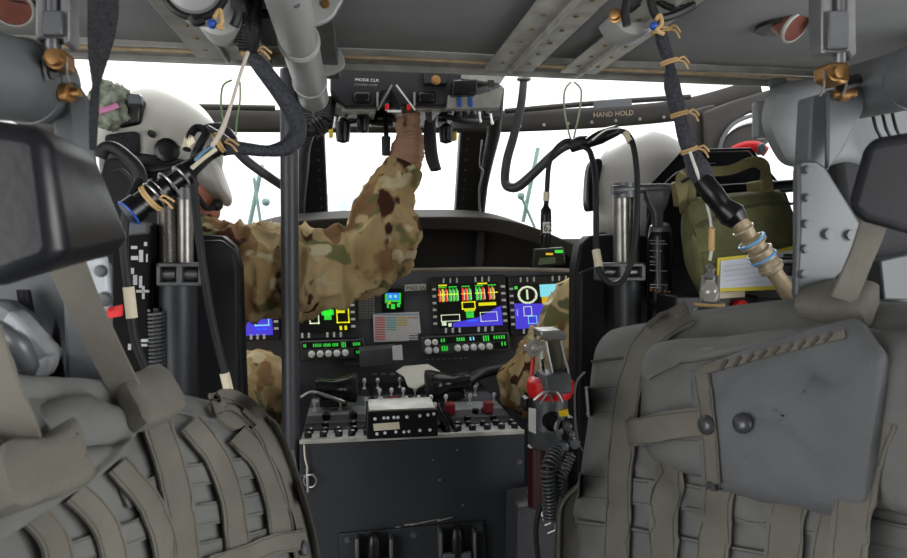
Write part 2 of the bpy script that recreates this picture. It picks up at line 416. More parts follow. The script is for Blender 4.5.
EK, EG, EY, ER, EW, EP, EC, EB = [em('screen_'+a, b, c) for a, b, c in (('black', '050607', 0), ('green', '3fe04a', .45), ('yellow', 'e8e41a', .55), ('red', 'f04038', .6), ('pale', 'dfeccc', .5), ('violet', '4a3fd8', .55), ('cyan', '7fd8ea', .6), ('blue', '2f86e8', .6))]
SCR = [EK, EG, EY, ER, EW, EP, EC, EB, em('screen_mustard', 'd8b02a', .5), white_m]
# ================================================================ SETTING
XL, XR, ZC, YE = -1.05, 1.30, 1.364, 1.28
m = M().box(((XL+XR)/2, .4, -.02), (XR-XL, 4.2, .04)); struct('floor', m, mat('floor_dark_grey', '2f3133', .7, 0, .2, 6, .2))
m = M().box((0, 60, -.85), (400, 400, .1)); g = struct('ground', m, mat('pale_concrete', 'cfcfca', .8, 0, .1, 1))
# ceiling: padded liner sagging between the strips
sx = [P(512, 75, YE).x, P(583, 75, YE).x, P(226, 73, YE).x]
m = M(); nx, ny = 90, 50; y0 = -1.6; vs = []
def sag(x, y):
    e = sorted([XL, sx[2], sx[0], sx[1], XR]); a = max([v for v in e if v <= x] or [XL]); b = min([v for v in e if v > x] or [XR])
    f = (x-a)/max(b-a, .01); return -.012*math.sin(math.pi*f)**.6*min(1, (YE-y)*6) - .004*noise.noise(Vector((x*5, y*5, 0)))
for j in range(ny+1):
    for i in range(nx+1):
        x = XL+(XR-XL)*i/nx; y = y0+(YE-y0)*j/ny; vs.append((x, y, ZC+sag(x, y)))
W_ = nx+1; T_ = len(vs); vs += [(x, y, ZC+.05) for (x, y, z) in vs]
fs = []
for j in range(ny):
    for i in range(nx): a = j*W_+i; fs.append((a, a+1, a+W_+1, a+W_)); fs.append((T_+a, T_+a+W_, T_+a+W_+1, T_+a+1))
for i in range(nx): fs.append((i, T_+i, T_+i+1, i+1)); a = ny*W_+i; fs.append((a, a+1, T_+a+1, T_+a))
for j in range(ny): a = j*W_; fs.append((a, a+W_, T_+a+W_, T_+a)); a += nx; fs.append((a, T_+a, T_+a+W_, a+W_))
m.add(vs, fs); struct('ceiling', m, ceil_m)
m = M().tube([(XL, YE+.002, ZC-.012), (-.4, YE, ZC-.018), (.1, YE, ZC-.014), (.5, YE, ZC-.018), (XR, YE, ZC-.02)], .0035, 8, 4)
struct('trim_1', m, mat('tan_edge_piping', 'a08c6c', .7, 0, .2, 40))
m = M().box(((XL+XR)/2, YE+.03, ZC-.004), (XR-XL, .055, .018)); m.box(((XL+XR)/2, YE+.058, ZC-.012), (XR-XL, .006, .026))
struct('trim_2', m, lip_m, .003)
m = M()
for i in range(16): bolt(m, (XL+.15*i+.04, YE+.035, ZC-.013), (0, 0, -1), .004)
struct('trim_3', m, rivet_m)
k_ = 4
for q, x in enumerate(sx):
    m = M(); wd = (.052, .04, .06)[q]
    for sg in (-1, 1):
        m.box((x+sg*wd*.5, .0, ZC-.019), (wd*.92, 2.62, .005))
    m.box((x, .0, ZC-.024), (.006, 2.62, .012))
    if q == 2: m.box((x+wd+.012, 0, ZC-.025), (.02, 2.62, .02))
    struct('trim_%d' % k_, m, lip_m if q == 2 else strip_m, .002); k_ += 1
    m = M()
    for i in range(22):
        for sg in (-1, 1): bolt(m, (x+sg*wd*.5, YE-.03-.068*i, ZC-.0215), (0, 0, -1), .0042, .003)
    struct('trim_%d' % k_, m, rivet_m); k_ += 1
# curved shoulder of the cabin wall, upper right, and the same on the left
def wallpill(name, poly, Y, T, ma, back=.2):
    m = pillow(poly, lambda u, v: Y, T, back, 14, 4, .002, 5, k=4); return struct(name, m, ma)
wallpill('wall_right', [(772, 88), (800, 80), (860, 66), (930, 40), (1040, 20), (1050, 120), (1040, 250), (960, 260), (900, 235), (880, 190), (850, 170), (812, 168), (785, 165), (772, 150), (762, 125), (764, 104)], 1.02, .10, mat('wall_grey', '76797b', .6, 0, .12, 6, .1), .03)
# cockpit side walls below the windows, rear wall, corner posts
sw = mat('side_wall_dark', '28292b', .7, 0, .15, 8, .1)
m = M().box((XL-.02, 1.9, .40), (.04, 1.0, .80)); struct('wall_left', m, sw, .004)
m = M().box((XR+.02, 1.9, .38), (.04, 1.0, .76)); struct('wall_right', m, sw, .004)
m = M().box(((XL+XR)/2, -1.63, .66), (XR-XL, .04, 1.4)); struct('wall_rear', m, mat('rear_liner', '3c3c3a', .8, 0, .1, 6, .2), .004)
m = M().box((XL-.02, 1.15, .66), (.04, .5, 1.4)); struct('wall_left', m, sw, .004)
m = M().box((XR+.04, 1.15, .66), (.04, .5, 1.4)); struct('wall_right', m, sw, .004)
# nose bulkhead under the glareshield
m = M().box(((XL+XR)/2, 2.42, .45), (XR-XL, .04, .94)); struct('wall_front', m, sw)
# windshield posts
def slab(a, b, wd, dp, ang=0):
    a = Vector(a); b = Vector(b); t = (b-a).normalized(); X = Vector((1, 0, 0)); X = (X-t*X.dot(t)).normalized(); N = t.cross(X); L = (b-a).length
    R = Matrix((X, N, t)).transposed(); return R, (a+b)/2, (wd, dp, L)
def post(n, pb, pt, Yb, Yt, wb, riv_side):
    a = P(pb[0], pb[1], Yb); b = P(pt[0], pt[1], Yt); R, c, sz = slab(a, b, wb, .05)
    m = M().box(c, sz, R); struct('window_%d_post' % n if False else 'trim_%d' % (20+n), m, frame_m, .006)
    m = M(); t = (b-a); X = R.col[0]; N = R.col[1]
    if N.y > 0: N = -N
    for i in range(14): bolt(m, a+t*(.04+.066*i)+X*riv_side*wb*.22+N*.025, N, .0042, .003)
    struct('trim_%d' % (30+n), m, gun_m)
    m = M().box(c-X*riv_side*wb*.62+N*.01, (.016, .07, sz[2]), R); struct('trim_%d' % (40+n), m, gun_m, .003)
post(1, (318, 224), (308, 66), 2.38, 1.88, .075, 1)
post(2, (465, 224), (478, 66), 2.38, 1.88, .085, -1)
# header beam over the windshield (hand-hold rail) curving down at the sides
def beam(n, pts, r, ma, h=.6):
    m = M(); Q = spline(pts, 6)
    m.tube(Q, r, 14, 0, flat=(0, 0, 1)); return struct('trim_%d' % n, m, ma)
beam(50, [P(20, 128, 1.95), P(180, 121, 1.93), P(260, 121, 1.92), P(420, 122, 1.92), P(520, 121, 1.92), P(620, 116, 1.92), P(690, 108, 1.9), P(760, 88, 1.85)], .032, frame_m)
m = M()
for (x0, y0_, x1, y1_) in ((60, 107, 275, 108), (505, 111, 690, 97)): m.tube([P(x0, y0_, 1.88), P((x0+x1)/2, (y0_+y1_)/2-1, 1.87), P(x1, y1_, 1.86)], .008, 8, 4)
struct('trim_51', m, frame_m)
m = M()
for i in range(9): bolt(m, P(520+24*i, 126-1.1*i-.06*i*i, 1.895), (0, -1, 0), .004)
struct('trim_52', m, lip_m)
# right door post, arch and quarter panel
m = plate([(688, 112), (706, 106), (716, 104), (716, 150), (712, 290), (690, 290), (692, 150)], 1.82, .04); struct('trim_53', m, frame_m, .006)
m = plate([(704, 112), (735, 100), (768, 90), (800, 82), (800, 96), (775, 108), (752, 112), (735, 122), (722, 140), (720, 165), (706, 165)], 1.8, .05); struct('trim_54', m, frame_m, .008)
m = rodpx([(718, 165, 1.79), (722, 140, 1.79), (738, 121, 1.79), (775, 110, 1.79)], .006); struct('trim_55', m, gun_m)
m = pillow([(716, 165), (719, 142), (736, 126), (765, 120), (785, 121), (785, 128), (760, 150), (745, 168)], lambda u, v: 1.85, .03, .04, 12, 4, 0); struct('wall_right', m, frame_m)
# left door frame
m = plate([(60, 108), (76, 104), (80, 290), (62, 290)], 1.9, .04); struct('trim_56', m, frame_m, .006)
# glass
def pane(n, q): m = M().prism(q, (0, .004, .001)); return struct('window_%d' % n, m, glass_m)
gb = lambda px, y, Y: P(px, y, Y)
pane(1, [P(-60, 240, 2.4), P(300, 226, 2.4), P(294, 120, 1.98), P(-40, 126, 1.98)])
pane(2, [P(335, 226, 2.4), P(448, 226, 2.4), P(458, 121, 1.97), P(328, 121, 1.97)])
pane(3, [P(488, 226, 2.4), P(760, 235, 2.4), P(740, 110, 1.97), P(496, 121, 1.97)])
pane(4, [P(60, 104, 1.86), P(275, 105, 1.86), P(262, 78, 1.40), P(50, 76, 1.40)])
pane(5, [P(505, 108, 1.86), P(700, 97, 1.86), P(745, 80, 1.40), P(510, 78, 1.40)])
m = M().box((XR+.02, 1.9, 1.05), (.004, .95, .55)); struct('window_6', m, glass_m)
m = M().box((XL-.02, 1.9, 1.05), (.004, .95, .48)); struct('window_7', m, glass_m)
m = M().box(((XL+XR)/2, 2.76, .975), (XR-XL, .62, .06)); struct('trim_60', m, mat('nose_deck', '4a4d48', .7))
# far pale masts and wiper arms
pale = mat('haze_tinted_pale', 'c4d2d6', .8, 0, .05)  # distance haze is put into the mast's pale colour
def wiper(lbl, lo, hi, hook):
    t = thing('windshield_wiper', lbl, 'wiper', P(lo[0], lo[1], 2.62), 'windshield wipers')
    tm = mat('wiper_teal_grey', '83a09c', .5, .1, .15)
    obj('arm', rodpx([(lo[0], lo[1], 2.62), (hi[0], hi[1], 2.62)], .009, 8, 0), tm, t)
    obj('blade', rodpx([(hook[0], hook[1], 2.6), (hook[2], hook[3], 2.6)], .006, 8, 0), tm, t)
    obj('pivot', M().ball(P(hook[4], hook[5], 2.6), .016, 10, 8), tm, t)
wiper('grey-green wiper arm outside the windshield left of the upright tube', (248, 232), (262, 165), (262, 232, 254, 178, 266, 202))
wiper('grey-green wiper arm outside the windshield right of the centre posts', (523, 222), (538, 148), (535, 228, 522, 198, 521, 196))
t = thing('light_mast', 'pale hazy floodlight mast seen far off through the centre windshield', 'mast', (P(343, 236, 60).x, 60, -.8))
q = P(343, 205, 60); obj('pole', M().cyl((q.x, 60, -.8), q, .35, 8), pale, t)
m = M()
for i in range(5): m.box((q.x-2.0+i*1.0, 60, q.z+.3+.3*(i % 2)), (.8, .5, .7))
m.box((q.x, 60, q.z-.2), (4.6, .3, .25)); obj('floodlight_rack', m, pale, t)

# ================================================================ GLARESHIELD + INSTRUMENT PANEL
t = thing('glareshield', 'dark padded glareshield hood arching over the instrument panel', 'glareshield', (.15, 1.95, .98))
top = [(190, 300), (200, 272), (225, 240), (262, 226), (300, 221), (350, 218), (415, 217), (470, 217), (500, 219), (530, 226), (560, 238), (585, 250), (608, 270), (615, 300)]
inn = [(600, 300), (596, 285), (575, 262), (550, 249), (520, 240), (497, 234), (470, 231), (415, 230), (350, 231), (300, 234), (262, 240), (236, 252), (218, 275), (206, 300)]
hood = mat('hood_brown_grey', '2c2925', .85, 0, .12, 10, .1, spec=.1)
m = M(); n_ = len(top); Q = []
T2 = smoothpoly(top+inn, 3)
m.prism([P(x, y, 1.84) for x, y in T2], (0, .30, .035)); obj('rim', m, hood, t, .012, 50, seg=3)
hd = mat('hood_inner_black', '1d1d20', .6, 0, .15, 10, .05)
m = plate([(204, 300), (216, 275), (234, 250), (262, 237), (300, 231), (415, 227), (470, 228), (500, 231), (550, 246), (577, 260), (600, 285), (603, 300), (600, 272), (205, 277)][:12]+[(600, 274), (415, 270), (203, 280)], 1.93, .02); obj('inner_face', m, hd, t)
for x in (413, 482, 350, 290):
    m = plate([(x-4, 231), (x+4, 231), (x+1, 269), (x-7, 269)], 1.89, .04); obj('rib', m, mat('hood_rib', '2b2b2e', .5), t, .004)
m = rodpx([(215, 276, 1.86), (300, 272, 1.86), (415, 270, 1.86), (500, 269, 1.86), (600, 271, 1.86)], .006, 8, 4); obj('edge_strip', m, mat('edge_strip_tan', '8b867b', .5, 0, .2), t)
ip_m = mat('panel_dark_grey', '5a5d63', .55, 0, .12, 12, .05)
ip = thing('instrument_panel', 'dark grey instrument panel of displays and placards under the glareshield', 'instrument panel', (.15, 1.9, .6))
m = M().prism([P(x, y, 1.9) for x, y in ((185, 278), (415, 269), (605, 268), (625, 400), (420, 392), (180, 400))], (0, .05, 0)); obj('panel_board', m, ip_m, ip, .003)
btn = mat('button_grey_white', 'e6e6e6', .5, 0, .05)
def mfd(bz, sc, els, buttons=(1, 1, 1, 1)):
    m = M().prism([P(x, y, 1.872) for x, y in bz], (0, .028, 0)); b = obj('display', m, mat('bezel_grey', '2c2e33', .5), ip, .003)
    def uv(u, v, Y=1.868):
        a = Vector(sc[0]).lerp(Vector(sc[1]), u); c = Vector(sc[3]).lerp(Vector(sc[2]), u); q = a.lerp(c, v); return P(q.x, q.y, Y)
    m = M(); m.prism([uv(0, 0, 1.870), uv(1, 0, 1.870), uv(1, 1, 1.870), uv(0, 1, 1.870)], (0, .002, 0))
    for e in els:
        m.cur = e[0]
        if e[1] == 'r': m.prism([uv(e[2], e[3]), uv(e[4], e[3]), uv(e[4], e[5]), uv(e[2], e[5])], (0, .0015, 0))
        elif e[1] == 'p': m.prism([uv(*q) for q in e[2]], (0, .0018, 0))
        elif e[1] == 'o':
            u0, v0, u1, v1, k = e[2:]; kv = k*1.3
            for (a, b_, c, d) in ((u0, v0, u1, v0+kv), (u0, v1-kv, u1, v1), (u0, v0, u0+k, v1), (u1-k, v0, u1, v1)): m.prism([uv(a, b_, 1.867), uv(c, b_, 1.867), uv(c, d, 1.867), uv(a, d, 1.867)], (0, .0012, 0))
        elif e[1] == 'c':
            u0, v0, r = e[2:5]
            for i in range(12):
                a = 2*math.pi*i/12; m.prism([uv(u0+r*math.cos(a)*k, v0+r*1.3*math.sin(a)*k) for a, k in ((a, 1), (a+.5, 1), (a+.5, .78), (a, .78))], (0, .0012, 0))
    obj('screen', m, SCR, b)
    B = [Vector(q) for q in bz]
    def bb(x, y, sz): obj('bezel_button', M().box(P(x, y, 1.869), sz), btn, b)
    for k in range(3):
        for u in (.17+.09*k, .6+.09*k):
            q = B[0].lerp(B[1], u); bb(q.x, q.y+3.2, (.0035, .008, .014))
            q = B[3].lerp(B[2], u); bb(q.x, q.y-4, (.006, .008, .014))
    for k in range(6):
        v = .2+.12*k
        q = B[1].lerp(B[2], v); bb(q.x-3, q.y, (.012, .008, .006))
        q = B[0].lerp(B[3], v); bb(q.x+2.6, q.y, (.010, .008, .006))
eng = []
for g_, (u0, n_, cols) in enumerate(((.02, 3, (3, 2, 3)), (.19, 3, (1, 1, 1)), (.40, 3, (3, 3, 1)), (.62, 3, (1, 1, 3)), (.83, 2, (3, 8)))):
    for i in range(n_):
        eng.append((cols[i], 'r', u0+.055*i, .10, u0+.055*i+.026, .40)); eng.append((4, 'r', u0+.055*i+.03, .14, u0+.055*i+.04, .38))
    eng.append((2, 'r', u0-.01, .22, u0+.15, .245)); eng.append((1, 'r', u0, .05, u0+.13, .075))
eng += [(2, 'r', .02, .0, .16, .035), (2, 'r', .66, .0, .82, .035), (2, 'o', .38, .42, .60, .60, .018), (1, 'r', .44, .62, .56, .80), (0, 'r', .47, .66, .53, .70), (2, 'o', .42, .60, .58, .64, .01),
        (2, 'r', .65, .46, .93, .53), (5, 'p', ((.22, .90), (.62, .80), (1, .55), (1, 1), (.22, 1))), (4, 'o', .04, .70, .34, .86, .012), (4, 'r', .05, .86, .12, .95), (4, 'r', .15, .9, .2, .98), (4, 'o', .66, .68, .93, .9, .01), (7, 'r', .45, .85, .6, .88)]
mfd([(431, 278), (505, 275), (509, 332), (433, 335)], [(437, 285), (498, 282), (503, 325), (439, 328)], eng)
mfd([(508, 277), (582, 274), (586, 332), (511, 336)], [(513, 285), (576, 282), (580, 326), (516, 329)],
    [(5, 'p', ((0, .42), (.5, .46), (1, .3), (1, 1), (0, 1))), (6, 'r', .42, .02, .98, .30), (8, 'r', .44, .30, .98, .5), (4, 'c', .22, .24, .16), (4, 'r', .2, .12, .23, .34), (4, 'o', .14, .5, .27, .72, .01), (6, 'o', .2, .72, .34, .9, .01), (1, 'r', .02, .03, .07, .1), (4, 'r', .03, .55, .05, .7)])
cen = [(2, 'o', .50, .02, .70, .22, .03), (3, 'r', .86, -.2, .9, .1), (2, 'r', .8, .1, 1.0, .2), (2, 'o', .58, .26, .75, .36, .02), (1, 'r', .58, .36, .70, .72), (0, 'r', .61, .42, .67, .52), (1, 'r', .54, .5, .74, .62), (2, 'o', .78, .48, .99, .80, .02), (2, 'r', .80, .52, .92, .58), (2, 'r', .82, .86, .86, .95), (4, 'o', .34, .52, .5, .8, .02), (2, 'r', .9, .86, .94, .95), (1, 'r', .05, .2, .25, .3), (2, 'r', .4, .1, .46, .4)]
mfd([(281, 281), (354, 279), (357, 338), (283, 340)], [(287, 288), (348, 286), (351, 332), (289, 334)], cen)
mfd([(205, 284), (277, 282), (280, 340), (208, 342)], [(211, 290), (270, 288), (273, 335), (214, 337)], [(5, 'p', ((0, .4), (.6, .5), (1, .35), (1, 1), (0, 1))), (6, 'o', .7, .6, .95, .8, .02), (7, 'r', .72, .84, .9, .88), (1, 'r', .1, .1, .3, .2)])
def cdu(bz, txt, knobs, blues=()):
    m = M().prism([P(x, y, 1.866) for x, y in bz], (0, .034, 0)); b = obj('radio_unit', m, gun_m, ip, .003)
    m = M(); B = [Vector(q) for q in bz]
    def uv(u, v, Y): a = B[0].lerp(B[1], u); c = B[3].lerp(B[2], u); q = a.lerp(c, v); return P(q.x, q.y, Y)
    m.prism([uv(.03, .08, 1.864), uv(.97, .08, 1.864), uv(.97, .42, 1.864), uv(.03, .42, 1.864)], (0, .002, 0))
    m.prism([uv(.82, .5, 1.864), uv(.97, .5, 1.864), uv(.97, .85, 1.864), uv(.82, .85, 1.864)], (0, .002, 0))
    for (u0, u1, v0, v1, c) in txt:
        m.cur = c; k = max(1, int((u1-u0)/.024))
        for i in range(k):
            a = u0+(u1-u0)*i/k; m.prism([uv(a, v0, 1.862), uv(a+.015, v0, 1.862), uv(a+.015, v1, 1.862), uv(a, v1, 1.862)], (0, .0015, 0))
    obj('readout', m, SCR, b)
    for (u, v, r) in knobs:
        q = uv(u, v, 1.866); obj('knob', M().lathe(q, (0, -1, 0), [(0, r), (.004, r), (.006, r*.8), (.018, r*.75), (.02, r*.6)], 14), btn, b)
cdu([(300, 341), (364, 339), (366, 358), (301, 361)], [(.05, .1, .17, .33, 1), (.2, .34, .17, .33, 1), (.36, .48, .17, .33, 1), (.5, .6, .17, .33, 1), (.64, .72, .12, .4, 1), (.82, .94, .17, .33, 1), (.86, .95, .6, .75, 1)], [(u, .68, .010) for u in (.17, .3, .43, .56, .69)])
cdu([(421, 337), (509, 332), (511, 351), (423, 356)], [(.22, .28, .15, .33, 1), (.4, .5, .15, .33, 1), (.55, .62, .15, .33, 6), (.7, .78, .12, .4, 1), (.82, .96, .15, .33, 1), (.9, .97, .5, .7, 1), (.22, .3, .55, .8, 1)], [(.07, .3, .010), (.15, .3, .009), (.07, .72, .011), (.15, .72, .009)]+[(u, .68, .010) for u in (.40, .49, .58, .67, .76)])
# small instruments and placards on the board
m = plate([(381, 289), (403, 288), (404, 312), (382, 313)], 1.884, .016); sb = obj('standby_display', m, blackg_m, ip, .003)
m = M()
def rc(x0, y0, x1, y1, Y, c): m.cur = c; m.prism([P(x0, y0, Y), P(x1, y0, Y), P(x1, y1, Y), P(x0, y1, Y)], (0, .0015, 0))
rc(385, 292, 401, 309, 1.882, 0); rc(386, 293, 400, 300, 1.880, 7); rc(385, 294, 387, 303, 1.879, 1); rc(399, 293, 401, 304, 1.879, 1); rc(386, 300, 401, 302, 1.8795, 1)
rc(387, 303, 389, 308, 1.879, 1); rc(391, 304, 395, 309, 1.879, 1); rc(397, 303, 400, 307, 1.879, 1); rc(389, 295, 392, 298, 1.8785, 6); rc(394, 295, 397, 298, 1.8785, 6); rc(388, 302, 391, 304, 1.879, 8)
obj('screen', m, SCR, sb)
m = M(); cols = [mat('card_'+a, b, .7, 0, .03) for a, b in (('white', 'e4e4e6'), ('pink', 'd98088'), ('teal', '8fc4c4'), ('yellow', 'ddd08a'), ('blue', '9fb4d8'), ('orange', 'dcae84'))]
m.prism([P(373, 314, 1.884), P(419, 312, 1.884), P(421, 333, 1.884), P(409, 334, 1.884), P(409, 341, 1.884), P(374, 342, 1.884)], (0, .003, 0))
for i in range(10):
    for (x0, x1, c) in ((375, 385, 1), (386, 396, 2 if i < 6 else 0), (397, 407, 3 if i < 4 else 0), (408, 418, (5 if i < 1 else 0))): rc(x0, 317+2.4*i, x1, 318.4+2.4*i, 1.8825, c)
rc(373.5, 313.8, 418, 315, 1.8824, 4); obj('checklist_card', m, cols, ip)
m = M(); m.prism([P(357, 293, 1.893), P(375, 292, 1.893), P(376, 319, 1.893), P(358, 320, 1.893)], (0, .007, 0)); m.cur = 1
for i in range(10):
    for j in range(5):
        rc(359+3.3*j, 294.5+2.5*i, 361.4+3.3*j, 295.8+2.5*i, 1.891, 1)
obj('caution_placard', m, [ip_m, mat('placard_grey', '8b8880', .7)], ip)
m = plate([(405, 285), (426, 284), (426, 290), (405, 291)], 1.886, .014); obj('label_plate', m, white_m, ip)
q = P(406.2, 289.8, 1.885); text('lettering', 'PAD 35', q, (1, 0, 0), (0, 0, 1), .0105, black_m, ip, 1.15)
m = plate([(359, 350), (396, 347), (398, 365), (360, 368)], 1.80, .06); obj('grey_box', m, mat('box_grey', '4b4d50', .6, 0, .1), ip, .003)
m = M()
for i in range(4): rc(372+9*i, 373, 377+9*i, 375, 1.893, 0)
for i in range(8): rc(426+5.5*i, 359-.2*i, 429+5.5*i, 360-.2*i, 1.893, 0)
for i in range(7): rc(345+2.2*i, 362, 346.2+2.2*i, 365, 1.893, 0)
obj('placard_marks', m, mat('placard_pale', 'a9a9a4', .7), ip)
m = plate([(392, 346), (402, 345), (403, 360), (393, 360)], 1.79, .003); tag(obj('tag_card', m, paper_m), 'small white tag with blue print hanging above the centre console', 'tag')
m = plate([(534, 249), (564, 247), (566, 264), (532, 268)], 1.78, .03); mg = thing('mode_selector', 'small black box with green and amber lit windows hung under the glareshield', 'selector box', P(548, 262, 1.8))
obj('case', m, black_m, mg, .004)
m = M(); rc(555, 250, 563, 253, 1.776, 1); rc(546, 253, 553, 255, 1.776, 8); m.cur = 9; obj('lit_windows', m, SCR, mg)
m = plate([(540, 258), (555, 257), (556, 263), (538, 265)], 1.775, .004); obj('caption_strip', m, mat('caption_green_grey', '4c5a42', .6), mg)

# ================================================================ CENTRE CONSOLE
YF = 1.33; ZT = .585
xl = P(299, 441, YF).x; xr = P(525, 431, YF).x
con = thing('centre_console', 'tall dark grey centre console between the two pilot seats', 'console', ((xl+xr)/2, 1.6, 0))
con_m = mat('console_dark_grey', '2e3033', .5, 0, .1, 7, .06, spec=.3)
m = M().box(((xl+xr)/2, (YF+1.86)/2, ZT/2), (xr-xl, 1.86-YF, ZT)); obj('housing', m, con_m, con, .003)
m = M().box(((xl+xr)/2, YF+.006, ZT+.004), (xr-xl, .008, .010)); obj('top_edge', m, strip_m, con, .002)
for i in range(7): m = M(); bolt(m, (xr-.012, YF-.0005, ZT-.06-.075*i), (0, -1, 0), .0045, .003); obj('rivet', m, gun_m, con)
m = M(); scm = mat('bare_metal_scratch', 'a9a7a0', .5, .4)
for (x, y, l_, a) in ((414, 462, 5, 1.5), (433, 460, 2, .5), (457, 450, 3, .8), (440, 480, 2, 0), (413, 524, 18, .12), (425, 522, 30, .2), (445, 519, 16, .25), (463, 505, 3, .6), (398, 527, 5, .1)):
    dx, dy = math.cos(a)*l_/2, -math.sin(a)*l_/2; m.prism([P(x-dx, y-dy-.5, YF-.0012), P(x+dx, y+dy-.2, YF-.0012), P(x+dx, y+dy+.3, YF-.0012), P(x-dx, y-dy+.7, YF-.0012)], (0, .0008, 0))
obj('scratches', m, scm, con)
# recessed handle plate at the foot
m = plate([(339, 534), (484, 521), (490, 575), (342, 590)], YF-.008, .007); hp = obj('handle_plate', m, gun_m if False else con_m, con, .002)
for (x, y) in ((348, 540), (414, 535), (479, 529)): m = M(); bolt(m, P(x, y, YF-.008), (0, -1, 0), .006, .004); obj('screw', m, gun_m, hp)
for (x, y) in ((374, 545), (457, 538)):
    m = M(); c = P(x, y+22, YF-.03)
    for sg in (-1, 1): m.box(P(x+sg*17, y+12, YF-.02), (.008, .035, .09))
    m.box(P(x, y+26, YF-.035), (.06, .012, .05)); obj('guard_bracket', m, gun_m, hp, .003)
    m = M().lathe(P(x, y+20, YF-.028), (0, 0, 1), [(0, .015), (.045, .015), (.062, .012), (.068, .006), (.07, .001)], 18); obj('lever_knob', m, blackg_m, hp)
# small panels on the console top
def zbox(x0, y0, x1, y1, z, h):
    a = PZ(x0, y0, z); b = PZ(x1, y1, z); c = (a+b)/2; return M().box((c.x, c.y, z-h/2+h/2), (abs(b.x-a.x), abs(a.y-b.y), h))
pm = mat('panel_grey_face', '54565a', .45, .1, .15, 20); pl = mat('panel_light_face', 'a9abab', .4, .2, .15, 20)
CX = (xl+xr)/2; cw = (xr-xl)/3-.006
cols_x = [xl+(xr-xl)*(i+.5)/3 for i in range(3)]
def panel(cx, y0, y1, ma, h=.008):
    return obj('control_panel', M().box((cx, (y0+y1)/2, ZT+h/2), (cw, y1-y0-.006, h)), ma, con, .002)
rowsL = [(1.335, 1.40, pl), (1.40, 1.45, black_m), (1.45, 1.52, pm), (1.52, 1.60, pl), (1.60, 1.70, pm), (1.70, 1.85, black_m)]
panels = []
for cx in cols_x:
    for (a, b, ma) in rowsL:
        if cx == cols_x[1] and a < 1.39: continue
        panels.append((cx, a, b, panel(cx, a, b, ma)))
def switch(par, x, y, kind):
    z = ZT+.008
    if kind == 'toggle': m = M().lathe((x, y, z), (0, -.25, 1), [(0, .005), (.004, .005), (.005, .0022), (.018, .0026), (.022, .005), (.028, .0052), (.031, .003)], 10); return obj('toggle_switch', m, btn, par)
    if kind == 'knob': m = M().lathe((x, y, z), (0, 0, 1), [(0, .010), (.012, .0095), (.014, .006)], 14); m.box((x, y, z+.013), (.004, .018, .006)); return obj('rotary_knob', m, blackg_m, par)
    if kind == 'cap': m = M().lathe((x, y, z), (0, 0, 1), [(0, .008), (.010, .008), (.011, .006), (.012, .001)], 12); return obj('round_knob', m, blackg_m, par)
    if kind == 'guard': m = M().box((x, y, z+.014), (.022, .028, .026)).box((x, y+.012, z+.005), (.027, .008, .012)); return obj('switch_guard', m, mat('guard_red', '8a1f28', .35, 0, .1), par, .003)
rnd = random.Random(3)
for (cx, a, b, o) in panels:
    n_ = 5
    for i in range(n_):
        x = cx-cw/2+cw*(i+.5)/n_; y = (a+b)/2
        if ma and cx == cols_x[1]:
            if a > 1.6 and i % 2: continue
            k = 'toggle' if a > 1.44 else 'cap'
            if a > 1.5 and i == 1 and cx == cols_x[1]: k = 'guard' if a < 1.6 else 'toggle'
            if 1.4 <= a < 1.45: continue
        elif a < 1.39: k = 'knob' if i % 2 else 'cap'
        elif a < 1.44: k = 'cap' if i in (1, 3) else None
        elif a < 1.51: k = {0: 'guard', 3: 'guard', 2: 'cap'}.get(i) if cx == cols_x[2] else ('knob' if i in (1, 3) else None)
        elif a < 1.59: k = 'toggle' if i % 2 == 0 else None
        else: k = rnd.choice(['cap', None, 'toggle'])
        if k:
            if a < 1.39:
                for yy in (y-.012, y+.016): switch(o, x+(rnd.random()-.5)*.006, yy, 'cap')
            else: switch(o, x, y, k)
# column of small fasteners between panels
for xx in (xl+(xr-xl)/3, xl+2*(xr-xl)/3):
    m = M()
    for i in range(12):
        for sg in (-1, 1): m.lathe((xx+sg*.010, 1.345+.02*i, ZT+.002), (0, 0, 1), [(0, .006), (.012, .006), (.016, .003)], 8)
    obj('fastener_row', m, blackg_m, con)
m = M().tube([PZ(450, 408, ZT+.03), PZ(454, 398, ZT+.03)], .004, 6)
# front centre unit
x0 = P(367, 440, 1.315).x; x1 = P(438, 436, 1.315).x; zt = P(402, 411, 1.315).z; zb = P(402, 438, 1.315).z
m = M().box(((x0+x1)/2, 1.365, (zt+zb)/2), (x1-x0, .10, zt-zb)); fu = obj('front_unit', m, blackg_m, con, .002)
for (x, y) in ((375, 419), (384, 418), (388, 418), (394, 417.5), (398, 417.5), (407, 417), (420, 416), (428, 415), (434, 414), (377, 434), (385, 433), (396, 432), (404, 432), (409, 431.5), (420, 430.5), (430, 430)): m = M(); bolt(m, P(x, y, 1.314), (0, -1, 0), .0026, .002); obj('screw', m, btn, fu)
m = plate([(373, 424), (399, 422), (400, 429), (374, 431)], 1.3125, .002); obj('data_plate', m, cream_m, fu)
m = M().box(((x0+x1)/2, 1.365, zt+.002), (x1-x0-.01, .09, .003)); obj('unit_cover', m, strip_m, fu)
# ring pull hanging from the console corner
rp = thing('safety_pin', 'steel pin and ring on a cord hanging from the console corner', 'pin', P(304, 446, YF-.02))
obj('cord', rodpx([(304, 445, YF-.012), (305, 458, YF-.012), (308, 470, YF-.012)], .0018, 6), cream_m, rp)
m = M().cyl(P(307, 468, YF-.012), P(308, 492, YF-.012), .0028, 8); m.cyl(P(302, 476, YF-.012), P(314, 474, YF-.012), .002, 8); obj('pin', m, alu_m, rp)
obj('ring', M().torus(P(310, 481, YF-.014), (.2, 1, 0), .013, .0018), alu_m, rp)
